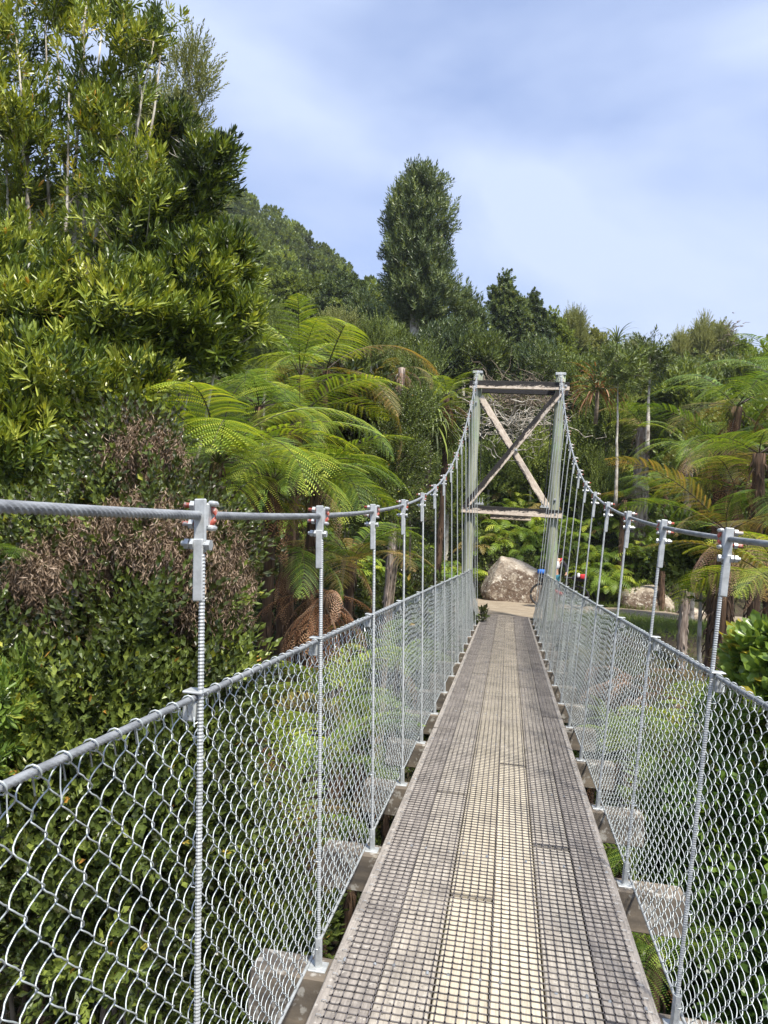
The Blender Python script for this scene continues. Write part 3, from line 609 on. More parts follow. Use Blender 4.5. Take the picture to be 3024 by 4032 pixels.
# ------------------------------------------------------------------ hangers
ordn = ['first', 'second', 'third', 'fourth', 'fifth', 'sixth', 'seventh', 'eighth', 'ninth', 'tenth', 'eleventh', 'twelfth', 'thirteenth', 'fourteenth', 'fifteenth']
def hanger(k, y, sx):
    nm = 'left' if sx < 0 else 'right'; near = k <= 4
    top = np.array([sx*float(cabx(y)), y, cabz(y)]); foot = np.array([sx*0.655, y, -0.045])
    d = (top-foot)/np.linalg.norm(top-foot); L = np.linalg.norm(top-foot)
    if k >= 0:
        if k == 0: where = 'nearest to the camera on the %s cable, largest clamp' % nm
        elif k == 14: where = 'closest to the tower on the %s side' % nm
        else: where = '%s from the near end of the %s cable' % (ordn[k], nm)
    else: where = '%s one behind the viewer on the %s cable' % (ordn[-k-1], nm)
    e = empty('hanger_rod', foot, 'ribbed hanger rod, ' + where, 'hanger rod', 'hanger rods along the %s cable' % nm)
    inn = np.array([-sx, 0, 0]); o = foot
    def add(name, parts, m, smooth=False):
        b = MB()
        for V, F in parts: b.add(V - o, F)
        b.build(name, M_[m], e, smooth)
    # head plate beside the cable, on its inner side; link plate below it
    off = inn*0.004 + np.array([0, -0.022, 0])
    a = top + d*0.040 + off; b = top - d*0.092 + off
    add('head_plate', [bar(b, a, 0.010, 0.031, .003, up=(sx, 0, 0))], 'galv')
    a2 = b + d*0.034 + np.array([0, -0.010, 0]); b2 = a2 - d*0.152
    add('link_plate', [bar(b2, a2, 0.008, 0.026, .003, up=(sx, 0, 0))], 'galv')
    bc = b + d*0.02
    add('link_bolt', [tube([bc+np.array([sx*.045, -.006, 0])*1.0+np.array([0, 0.0, 0]), bc+np.array([-sx*.03, -.006, 0])], .007, 8), hexnut(bc+np.array([sx*.030, -.006, 0]), (1, 0, 0), .014, .011), hexnut(bc+np.array([sx*.015, -.006, 0]), (1, 0, 0), .015, .009), hexnut(bc+np.array([-sx*.026, -.006, 0]), (1, 0, 0), .014, .010)], 'galv')
    # red U-bolt round the cable, grey saddle
    up_ = np.array([0, 0, 1.0]); ub = []
    for th in np.linspace(-math.pi/2, math.pi/2, 9): ub.append(top + inn*(0.014+0.020*math.cos(th)) + up_*0.023*math.sin(th))
    lo = [top + inn*(-0.050) - up_*.023]; hi = [top + inn*(-0.050) + up_*.023]
    add('u_bolt', [tube(np.array(lo+ub+hi), .0066, 8)], 'redpaint', True)
    sd_ = [box(top + inn*0.017, (.014, .046, .062), bev=.005), box(top + inn*0.026 + up_*.030, (.020, .034, .014), bev=.005), box(top + inn*0.026 - up_*.030, (.020, .034, .014), bev=.005)]
    for s_ in (-1, 1): sd_.append(hexnut(top + inn*(-0.026) + up_*.023*s_, (1, 0, 0), .013, .012))
    add('saddle_clamp', sd_, 'galv')
    # ribbed rod
    r0 = b2 + d*0.115 + inn*.005 + np.array([0, .004, 0]) + inn*.004; r1 = foot + d*0.03
    n = int(L/ (0.0045 if near else 0.2)); t = np.linspace(0, 1, max(n, 3))[:, None]; P = r1*(1-t)+r0*t
    rr = np.where((np.arange(len(t)) % 2) == 0, .0082, .0066) if near else 0.0072
    add('ribbed_rod', [tube(P, rr, 8 if near else 6)], 'galv', False)
    add('foot_socket', [tube([foot-d*.0, foot+d*.11], .0155, 6), box(foot+np.array([0, 0, -.001]), (.07, .07, .008), bev=.002)], 'galv')
for k, y in enumerate(HY):
    for sx in (-1, 1): hanger(k-4, y, sx)

# ------------------------------------------------------------------ chain link sides
def ftop(y): y = np.asarray(y, float); return np.where(y <= 18.2, 1.205 - 0.07*sst((y-15)/3), 1.135 - (y-18.2)*0.72)
def fx(y, h):
    y = np.asarray(y, float); xt = 0.742 + 0.15*sst((y-13)/5.2) - 0.10*np.clip(y-18.3, 0, 2); xb = 0.685 + 0.0*y
    return xb + (xt-xb)*h
def chain_fence(sx):
    nm = 'left' if sx < 0 else 'right'
    e = empty('wire_fence', (sx*.7, 0, 0), 'waist-high chain link mesh along the %s edge of the deck' % nm, 'wire fence', 'chain link sides of the footbridge')
    o = np.array([sx*.7, 0, 0]); p = 0.0405; half = p/2
    m_ = MB(); kn = MB(); i = 0; y = -2.5
    rr_ = np.random.default_rng(11+sx)
    while y < 19.35:
        near = 0.2 < y < 5.5; mid = 5.5 <= y < 10.5
        per, sides, rad = (12, 5, .0016) if near else ((8, 4, .0018) if mid else (6, 3, .0018))
        z0 = -0.05; z1 = float(ftop(y)); n = int((z1-z0)/(2*p)*per)+1
        if n < 3: y += p; i += 1; continue
        ph = np.arange(n)*2*math.pi/per - math.pi/2 + (math.pi if i % 2 else 0)
        zz = z0 + np.arange(n)*(2*p)/per
        tri = np.arcsin(np.clip(np.sin(ph), -1, 1))/(math.pi/2); yy_ = y + (half+.0022)*(0.72*tri + 0.28*np.sin(ph))
        h = (zz-z0)/(z1-z0)
        sag = (0.016+.012*np.sin(y*.9+sx))*np.sin(y*2.2+i*0.002)*np.sin(h*3.1) + 0.006*np.sin(y*5.1+h*4)
        xx = fx(yy_, h) + sag*0.6 + 0.0085*np.cos(ph) + 0.014
        zz = zz + 0.009*np.sin(y*3.7) + .006*np.sin(y*9.1)*h + .0025*rr_.normal() - 0.004*np.sin(h*9+y*2)
        P = np.stack([sx*xx, yy_ + .0018*rr_.normal() + .0012*rr_.normal(size=n), zz], -1) - o
        V, F = tube(P, rad, sides, cap=False); m_.add(V, F)
        if i % 2 == 0 and y < 11:                            # the knuckle hooked over the top cable
            th = np.linspace(0.2, 5.6, 9 if near else 6); c = np.array([sx*(float(fx(y, 1))), y, z1+.0]) - o
            q = np.stack([c[0]+sx*.0125*np.cos(th)*1.0, c[1]+(th-3)*.0035, c[2]+.0125*np.sin(th)], -1)
            tail = np.array([[q[-1][0]-sx*.006, q[-1][1]+.004, q[-1][2]-.035]]); hd = P[-1:]
            kn.add(*tube(np.concatenate([hd, q, tail]), .0019, 5 if near else 4))
        y += p; i += 1
    m_.build('chain_link_mesh', M_['wire'], e, smooth=True); kn.build('mesh_hooks', M_['wire'], e, smooth=True)['kind'] = 'stuff'
    ya = np.concatenate([np.arange(-2.5, 0, .02), np.arange(0, 6, .0025)]); P = np.stack([sx*fx(ya, 1), ya, ftop(ya)+.0], -1) - o
    tc = MB().add(*tube(P, .0084, 14, lobes=6, lobe_d=.30, twist=470*sx))
    yb = np.concatenate([np.arange(5.99, 18.2, .2), [18.2, 18.6, 19.3]]); P = np.stack([sx*fx(yb, 1), yb, ftop(yb)], -1) - o; tc.add(*tube(P, .0078, 8))
    tc.build('top_cable', M_['rope'], e, smooth=True)
    yb = np.arange(-2.5, 19.2, .15); P = np.stack([sx*(fx(yb, 0)+.012), yb, -.045+0*yb], -1) - o; MB().add(*tube(P, .0065, 8)).build('bottom_cable', M_['galv'], e, smooth=True)
    for y in HY:
        z = float(ftop(y)); x = sx*float(fx(y, 1)); b = MB()
        V, F = box(np.array([x+sx*.012, y-.012, z-.034])-o, (.034, .034, .048), bev=.004); b.add(V, F)
        V, F = box(np.array([x+sx*.004, y-.012, z+.013])-o, (.05, .05, .006), bev=.002); b.add(V, F)
        b.build('cable_block', M_['galv'], e)
    tw_ = MB()                                                # twisted tie wires down the hangers and along the edges
    for y in HY:
        for z in (0.02, .35, .75, 1.1):
            x = sx*(0.655 + (0.768-.655)*(z/1.7)); th = np.linspace(0, 7.5, 12)
            q = np.stack([x+.014*np.cos(th)+sx*.008, y+.014*np.sin(th), z+th*.0012], -1); q = np.concatenate([q, q[-1:]+np.array([[-sx*.01, -.03, .012]])])
            tw_.add(*tube(q-o, .0016, 4))
    for y in np.cumsum(np.random.default_rng(4+sx).uniform(.1, .45, 30)):
        for z in (float(ftop(y))-.055,):
            x = sx*float(fx(y, .96)); jj = rr_.normal(size=4)*.006; q = np.array([[x, y, z+.05], [x-sx*.004, y+.004+jj[0], z+.012], [x-sx*.010, y-.003, z-.002+jj[1]], [x-sx*.003, y+.005, z-.008], [x-sx*.010, y+.008+jj[2], z-.001+jj[3]]])
            tw_.add(*tube(q-o, .0014, 4))
    tw_.build('tie_wires', M_['wire'], e)['kind'] = 'stuff'
for sx in (-1, 1): chain_fence(sx)

# ------------------------------------------------------------------ stones by the path
def boulder(name, label, c, s, seed, cuts=(), sub=5, rz=0.0, amp=0.22):
    bm = bmesh.new(); bmesh.ops.create_icosphere(bm, subdivisions=sub, radius=1.0)
    for v in bm.verts:
        p = v.co.copy(); q = p + Vector((seed*3.1, seed*1.7, 0))
        d = 1 + amp*noise.noise(q*1.1) + amp*.45*noise.noise(q*2.6) + amp*.22*noise.noise(q*6) + .018*noise.noise(q*15)
        v.co = p*d
        for n, h in cuts:
            n = Vector(n).normalized(); e_ = v.co.dot(n) - h
            if e_ > 0: v.co -= n*e_*0.88
        v.co = Vector((v.co.x*s[0], v.co.y*s[1], v.co.z*s[2]))
    V, F = bm_arr(bm); o = MB().add(V, F).build(name, M_['rock'], None, True, loc=c, rot=(0, 0, rz)); return tag(o, label, 'rock')
boulder('boulder', 'big pale angular boulder with brown mossy face beside the gravel path', (0.14, 25.4, 0.40), (1.12, 0.85, 1.24), 1, (((-.8, -.25, .5), .70), ((.32, -.25, 1), .66), ((.95, -.3, .25), .80), ((.1, -1, .2), .70), ((-.3, -.7, .7), .74)))
boulder('boulder', 'low cream boulder behind the path right of the footbridge', (4.75, 26.3, .2), (1.0, .7, .62), 2.3, (((0, -1, .3), .7), ((-.4, -.2, 1), .75), ((.7, -.3, .5), .7)), 4)
boulder('boulder', 'small flat grey stone on the right end of the path', (6.0, 25.3, .02), (.45, .35, .22), 4.1, (((.3, -.4, 1), .6),), 3)

# ------------------------------------------------------------------ trees, shrubs and ferns
def lb(px, py, Y, rx, rz, ry=None):
    c = at(px, py, Y); k = ppm(Y); return (c[0], c[1], c[2], rx/k, ry or rx/k, rz/k)
def gz(x, y): return float(ground(x, y))
def clear(mb_or_none=None): pass
# left foreground: the big long-leaved tree
B = at(150, 620, 8.6)
tree('honeysuckle_tree', 'tall long-leaved tree with several pale trunks at the upper left', 'tree', (-6.1, 8.9, gz(-6.1, 8.9)),
     [lb(60, 330, 8.6, 130, 330, .9), lb(230, 260, 8.8, 130, 260, .9), lb(290, 430, 8.4, 140, 200, .9), lb(120, -40, 9, 200, 230, .9), lb(300, 100, 9, 70, 130, .6), lb(60, 560, 8.2, 120, 160, .9), lb(-40, 200, 8.5, 120, 380, .9), lb(350, 60, 9, 25, 90, .3), lb(240, -10, 9, 40, 90, .4), lb(130, 60, 9, 30, 120, .4)],
     'long', M_['rewa'], 500, 6, .16, (0.0, 0.85), .075, 12, top=[at(100, 60, 8.7), at(180, -60, 8.8), at(230, 60, 8.9), at(60, 100, 8.6), at(320, 120, 8.9), at(20, 300, 8.5), at(150, 200, 8.4)], seed=1, limbs=150, shell=.1, up=.8)
tree('honeysuckle_tree', 'slim long-leaved tree leaning right against the sky beside the tall left tree', 'tree', (-4.6, 9.4, gz(-4.6, 9.4)),
     [lb(445, 390, 9, 42, 75, .4), lb(470, 340, 9, 22, 45, .3), lb(400, 480, 9, 60, 70, .5), lb(330, 560, 8.8, 90, 100, .6), lb(380, 300, 9.4, 40, 90, .4)],
     'long', M_['rewa'], 170, 8, .15, (0.0, 0.6), .05, 2, top=[at(450, 330, 9), at(400, 430, 9)], seed=2, limbs=40, shell=.15, up=.4)
tree('honeysuckle_tree', 'bushy bright long-leaved tree low at the left edge above the cable', 'tree', (-5.4, 7.2, gz(-5.4, 7.2)),
     [lb(60, 720, 7.0, 150, 150, .8), lb(230, 700, 7.2, 150, 130, .8), lb(120, 860, 6.6, 170, 110, .8), lb(30, 980, 6.2, 110, 120, .7), lb(-20, 600, 7.2, 90, 120, .7), lb(280, 840, 7.0, 90, 60, .5)],
     'long', M_['rewa'], 560, 7, .16, (0.0, 0.95), .07, 3, top=[at(60, 640, 7), at(250, 640, 7.1), at(120, 600, 7)], seed=3, limbs=90, shell=.25, up=.3)
tree('honeysuckle_tree', 'spreading long-leaved branches reaching right above the tree fern', 'tree', (-4.6, 8.4, gz(-4.6, 8.4)),
     [lb(430, 620, 8.2, 100, 90, .6), lb(500, 560, 8.4, 45, 60, .4), lb(400, 740, 8.0, 120, 70, .6), lb(540, 690, 8.2, 35, 35, .3), lb(330, 690, 7.8, 110, 90, .6), lb(470, 760, 8.2, 45, 35, .3)],
     'long', M_['rewa'], 400, 7, .15, (0.0, 0.85), .06, 3, top=[at(480, 560, 8.2), at(400, 640, 8), at(500, 650, 8.1)], seed=4, limbs=70, shell=.25, up=.3)
tree('kanuka_tree', 'fine-leaved pale green tree top showing behind the tall left tree', 'tree', (-7.6, 14, gz(-7.6, 14)),
     [lb(405, 150, 14, 26, 40, .5), lb(430, 200, 14, 22, 60, .5), lb(400, 300, 14, 45, 110, .7), lb(410, 450, 14, 55, 130, .8), lb(330, 300, 14.5, 60, 160, .8)],
     'fine', M_['olive'], 150, 10, .25, (0.3, 0.85), .07, 1, top=[at(405, 140, 14)], seed=5, limbs=50, shell=.1, up=.7)
# left foreground: shrub with dry seed heads and the leafy mass below it
def shrub(label, lobes, proto, m, nclus, per, spread, tint, seed, base=None, limbs=60, shell=.35, cat='shrub', name='shrub', catk=0, catlobes=None, **kw):
    c = np.array(lobes[0][:2]); b = base or (c[0], c[1], gz(c[0], c[1]))
    e = tree(name, label, cat, b, lobes, proto, m, nclus, per, spread, tint, .035, 4, 'twig', seed, limbs=limbs, shell=shell, **kw)
    if catk:
        r = np.random.default_rng(seed+50); C, P, D, k, t_ = crown_points([tuple(np.array(l[:3])-np.array(b))+tuple(l[3:]) for l in (catlobes or lobes)], catk, 10, spread*1.1, r, .55)
        mb = MB(); scatter(mb, PR['catkin'], P, D*0+np.array([0, 0, 1])+r.normal(size=P.shape)*.35, .7+.5*r.random(len(P)), .2+.6*t_[k], .4, r); mb.build('seed_heads', M_['catkin'], e)
    return e
shrub('shrub of small glossy leaves hung with dry brown seed heads below the near cable',
      [lb(330, 1180, 4.7, 190, 130, .6), lb(290, 1010, 4.9, 90, 90, .4), lb(300, 1380, 4.3, 200, 150, .6), lb(120, 1230, 4.4, 120, 150, .5), lb(440, 1330, 4.6, 70, 150, .4)],
      'small', M_['shrub'], 330, 10, .12, (.0, .8), 11, scale=1.1, catk=3600, catlobes=[lb(330, 1200, 4.6, 190, 110, .6), lb(310, 1010, 4.8, 60, 80, .4), lb(180, 1260, 4.3, 120, 90, .5), lb(450, 1300, 4.5, 60, 130, .4)], limbs=150)
shrub('dense dark shrub of small glossy leaves seen through the left wire mesh',
      [lb(200, 1600, 3.9, 230, 170, .6), lb(330, 1760, 3.8, 180, 170, .5), lb(80, 1800, 3.6, 140, 150, .5), lb(200, 1960, 3.5, 220, 160, .5), lb(430, 1500, 4.2, 90, 110, .4), lb(-60, 1560, 3.6, 120, 200, .5)],
      'small', M_['shrub'], 520, 10, .12, (.0, .66), 12, limbs=200, scale=1.1)
shrub('dark leafy shrub low behind the left mesh between the first two hangers',
      [lb(500, 1830, 4.8, 70, 110, .4), lb(560, 2030, 4.6, 90, 110, .4), lb(520, 2140, 4.2, 120, 100, .4)],
      'small', M_['shrub'], 200, 11, .12, (.1, .6), 13, limbs=50)
shrub('rounded dense small-leaved dark green bush left of the tower',
      [lb(850, 985, 14, 75, 75, .9), lb(840, 1070, 14, 70, 60, .9), lb(880, 900, 14.4, 50, 50, .8), lb(800, 1120, 13.6, 50, 50, .7)],
      'small', M_['shrub'], 300, 12, .22, (.2, .72), 14, limbs=60)
shrub('dark bush under the orange-tipped tree fern', [lb(760, 900, 15, 90, 90, 1.), lb(690, 960, 14.5, 90, 80, 1.)], 'clump', M_['shrub'], 120, 8, .3, (.05, .5), 15, scale=.5)
shrub('feathery mid-green bush behind the dead fern trunk', [lb(905, 850, 20, 55, 100, 1.), lb(900, 960, 19, 50, 80, 1.)], 'fine', M_['midleaf'], 120, 10, .3, (.2, .7), 16, up=.4)
shrub('lime young broadleaf bush at the left edge below the cable', [lb(10, 1530, 3.4, 60, 60, .25), lb(-10, 1640, 3.3, 60, 60, .25)], 'long', M_['broad'], 40, 7, .1, (.5, .9), 17, scale=.6)
# left tree ferns
tree_fern('tall tree fern with lime upright fronds and orange-tipped ones trailing right', at(650, 815, 13.2), gz(-4.2, 13.2), 0, 2.1, ('lime', 'green'), 7, ('dead', 0), (5, 40), .09, 'fibre', 21)
tree_fern('tree fern with long yellow and orange ageing fronds under the tall lime one', at(705, 800, 13.6), gz(-3.8, 13.6), 0, 2.5, ('olive', 'olive', 'lime'), 9, ('pink', 2), (-32, 4), .08, 'fibre', 22)
tree_fern('dark green tree fern in the shade left of the hanging dead fronds', at(560, 880, 11), gz(-3.9, 11), 0, 2.0, ('green',), 15, ('dead', 1), (-20, 20), .08, 'fibre', 23)
tree_fern('green tree fern with wide arching fronds below the orange-tipped fern', at(650, 900, 11.6), gz(-3.5, 11.6), 0, 1.8, ('green', 'lime'), 14, ('pink', 3), (-15, 20), .08, 'fibre', 24)
tree_fern('lime tree fern with fronds arching over the dark gap beside the near shrub', at(470, 1000, 8.4), gz(-3.7, 8.4), 0, 2.0, ('lime',), 20, ('dead', 2), (-15, 25), .08, 'fibre', 25)
tree_fern('bright tree fern with layered fronds right of the near cable clamp', at(590, 1040, 9.0), gz(-3.1, 9.0), 0, 1.8, ('lime', 'lime', 'green'), 22, ('dead', 4), (-20, 18), .08, 'fibre', 26)
tree_fern('lime fern with broad fronds hanging just above the second left hanger', at(680, 1030, 10), gz(-3.0, 10), 0, 1.5, ('lime', 'green'), 18, ('pink', 2), (-20, 12), .08, 'fibre', 50)
tree_fern('low green tree fern on a dark trunk behind the second left hanger', at(620, 1200, 9.4), gz(-3.0, 9.4), 0, 1.3, ('green', 'olive'), 7, ('dead', 4), (-30, 5), .14, 'fibre', 27)
tree_fern('fern with drooping rust-brown dead fronds above the left mesh', at(700, 1285, 9.2), gz(-2.7, 9.2), 0, 1.3, ('dead', 'dead', 'pink'), 9, ('dead', 12), (-30, 0), .08, 'fibre', 28, az=(-180, 180), deadL=1.1)
tree_fern('olive fern spreading behind the third left hanger', at(760, 1215, 11), gz(-2.4, 11), 0, 1.5, ('green', 'olive'), 18, ('pink', 2), (-10, 22), .08, 'fibre', 29)
tree_fern('dark green fern at the left edge beside the brown shrub', at(20, 1240, 4.2), gz(-3.6, 4.2), 0, .8, ('green',), 9, ('pink', 2), (-15, 15), .05, 'fibre', 30)
tree_fern('small fern with orange dead fronds over the left cable shrub', at(170, 1110, 4.9), gz(-3.6, 4.9), 0, .7, ('green', 'olive'), 4, ('dead', 6), (-20, 10), .04, 'fibre', 31)
tree_fern('lime fern deep behind the left mesh in the gully', at(640, 1680, 6.4), gz(-2.4, 6.4), 0, 1.3, ('lime', 'green'), 11, ('dead', 3), (0, 35), .07, 'fibre', 32)
tree_fern('green fern in the gully behind the third left hanger', at(720, 1520, 8.5), gz(-2.2, 8.5), 0, 1.3, ('green', 'lime'), 10, ('pink', 4), (-10, 30), .07, 'fibre', 33)
tree_fern('rusty dying fern between the nearest two left hangers behind the mesh', at(560, 1570, 6.6), gz(-2.4, 6.6), 0, 1.0, ('olive',), 4, ('dead', 7), (-10, 30), .06, 'fibre', 51, deadL=1)
tree_fern('olive-brown fern at the bottom left corner below the mesh', at(60, 2110, 4.2), gz(-3.0, 4.2), 0, .8, ('olive', 'green'), 10, ('pink', 4), (-10, 25), .04, 'fibre', 34)
tree_fern('green fern low at the left edge behind the near mesh', at(-10, 1900, 4.3), gz(-3.4, 4.3), 0, .8, ('green',), 9, ('dead', 2), (-10, 25), .04, 'fibre', 52)
tree_fern('shaded fern low in the gully near the left transoms', at(620, 1830, 5.6), gz(-2., 5.6), 0, 1.1, ('green', 'olive', 'lime'), 10, ('dead', 4), (-5, 35), .05, 'fibre', 35)
tree_fern('fern at the gully edge under the left end of the mesh', at(860, 1430, 12), gz(-1.9, 12), 0, 1.4, ('lime', 'green'), 11, ('pink', 2), (-10, 30), .06, 'fibre', 36)
tree_fern('fern below the middle of the left mesh', at(780, 1620, 8.8), gz(-1.8, 8.8), 0, 1.2, ('green', 'lime'), 10, ('dead', 3), (-5, 35), .06, 'fibre', 37)
tree_fern('dead bleached tree fern trunk with pink hanging fronds left of the tower', at(868, 795, 16), gz(-2.6, 16), 0, 1.1, ('olive',), 4, ('pink', 10), (-35, -10), .10, 'palefibre', 38, deadL=.8)
tree_fern('lime tree fern with long rusty hanging fronds beside the left tower post', at(965, 860, 19), gz(-1.8, 19), 0, 1.3, ('lime',), 9, ('dead', 7), (0, 40), .08, 'fibre', 39, deadL=1.1)
# right tree ferns
tree_fern('stout pale-trunked tree fern with olive crown behind the right hangers', at(1390, 925, 28.5), gz(4.9, 28.5)-.3, 0, 2.0, ('green', 'olive', 'lime'), 13, ('dead', 9), (-8, 25), .30, 'palefibre', 41, deadL=.6)
tree_fern('large green tree fern high at the right edge', at(1590, 880, 14), gz(3.9, 14), 0, 1.9, ('green', 'green', 'olive'), 14, ('dead', 3), (-22, 18), .13, 'fibre', 42)
tree_fern('dark tree fern in the top right of the ferns', at(1690, 830, 12.5), gz(4.6, 12.5), 0, 1.8, ('green',), 12, ('dead', 3), (-22, 12), .13, 'fibre', 43)
tree_fern('dark-trunked tree fern with a tall rusty column of dead fronds', at(1560, 975, 13), gz(3.5, 13), 0, 1.6, ('green', 'olive', 'green'), 13, ('dead', 9), (-25, 12), .15, 'fibre', 44, deadL=1.0)
tree_fern('tree fern with olive fronds above the right cable', at(1490, 970, 17), gz(4.0, 17), 0, 1.8, ('lime', 'green', 'green'), 12, ('pink', 3), (-25, 10), .10, 'palefibre', 45)
tree_fern('lime tree fern partly hidden under the large one at the right', at(1640, 980, 11), gz(3.7, 11), 0, 1.4, ('olive', 'green', 'green'), 11, ('dead', 3), (-28, 8), .10, 'fibre', 53)
tree_fern('leaning brown trunk fern with arching bleached fronds across the right cable', at(1570, 1150, 9.2), gz(2.6, 9.2), 0, 1.5, ('olive', 'green', 'olive'), 10, ('pink', 8), (-25, 15), .10, 'fibre', 46, lean=(-.25, 0))
tree_fern('yellow-green fern filling the right edge below the cable', at(1690, 1270, 7.4), gz(2.5, 7.4), 0, 1.3, ('olive', 'lime'), 12, ('dead', 4), (-20, 20), .08, 'fibre', 47)
tree_fern('tree fern low at the right between hangers and the grass', at(1590, 1060, 12), gz(3.2, 12), 0, 1.5, ('lime', 'green'), 11, ('dead', 4), (-25, 10), .08, 'fibre', 48)
tree_fern('green fern on the bank right of the pale-trunked tree fern', at(1440, 1060, 25.8), gz(5.9, 25.8), 0, 1.6, ('green', 'lime'), 10, ('dead', 2), (-15, 30), .1, 'fibre', 54)
tree_fern('fern behind the path left of the stout pale trunk', at(1350, 1080, 27.5), gz(4.0, 27.5), 0, 1.5, ('green', 'olive'), 10, ('dead', 2), (-15, 30), .1, 'fibre', 55)
for q, (px, py, Y, L, ks, dd, lab) in enumerate([(1370, 1480, 11.5, 1.2, ('pink', 'pink', 'dead'), 9, 'mound of pinkish dead bracken seen through the right mesh'), (1480, 1530, 9.5, 1.1, ('dead', 'pink', 'olive'), 9, 'orange-brown dying fern below the grass verge'), (1290, 1450, 14, 1.1, ('dead', 'pink', 'olive'), 9, 'brown dying fern beside the right end of the deck'),
        (1430, 1680, 8, 1.2, ('lime', 'green'), 4, 'lime fern behind the middle of the right mesh'), (1530, 1660, 6.8, 1.1, ('lime', 'green'), 6, 'green fern with brown tips behind the nearest right hanger'), (1350, 1620, 9.5, 1.1, ('green', 'lime'), 5, 'green fern in the gully right of the deck'), (1580, 1510, 7.6, .9, ('pink', 'olive', 'dead'), 9, 'bleached fern fronds right of the second hanger'), (1460, 1880, 6.2, 1.0, ('green',), 3, 'dark fern low in the gully by the right transoms'), (1420, 2060, 5.0, .8, ('green',), 2, 'deep shaded fern below the right edge of the deck')]):
    c = at(px, py, Y); tree_fern(lab, c, max(gz(c[0], c[1]), c[2]-2.5), 0, L, ks, 12, ('pink' if q in (0, 6) else 'dead', dd), (-5, 35), .06, 'fibre', 60+q, deadL=1.0, name='fern', cat='fern')
# broad-leaved plants right foreground
for q, (lobes, lab, tn) in enumerate([
        ([lb(1680, 1450, 5.6, 40, 50, .35), lb(1710, 1550, 5.4, 50, 60, .4), lb(1600, 1560, 6.4, 30, 40, .3)], 'bright green broad-leaved shrub at the right edge above the mesh', (.5, .85)),
        ([lb(1600, 1740, 5.6, 70, 90, .35), lb(1670, 1840, 5.4, 80, 100, .4), lb(1640, 1640, 5.8, 60, 60, .4)], 'broad-leaved green shrub seen through the near right mesh', (.25, .75)),
        ([lb(1650, 2060, 5.0, 80, 100, .35), lb(1560, 1990, 5.4, 60, 90, .35), lb(1620, 2200, 5.0, 80, 90, .35)], 'dark broad-leaved shrub at the bottom right corner', (.1, .55)),
        ([lb(1500, 1760, 7.0, 50, 70, .4), lb(1520, 1900, 6.2, 50, 80, .4)], 'broad-leaved shrub deep in the right side of the gully', (.1, .6))]):
    shrub(lab, lobes, 'broad', M_['broad'], 170, 8, .15, tn, 80+q, limbs=25, name='broadleaf_shrub', scale=.72)
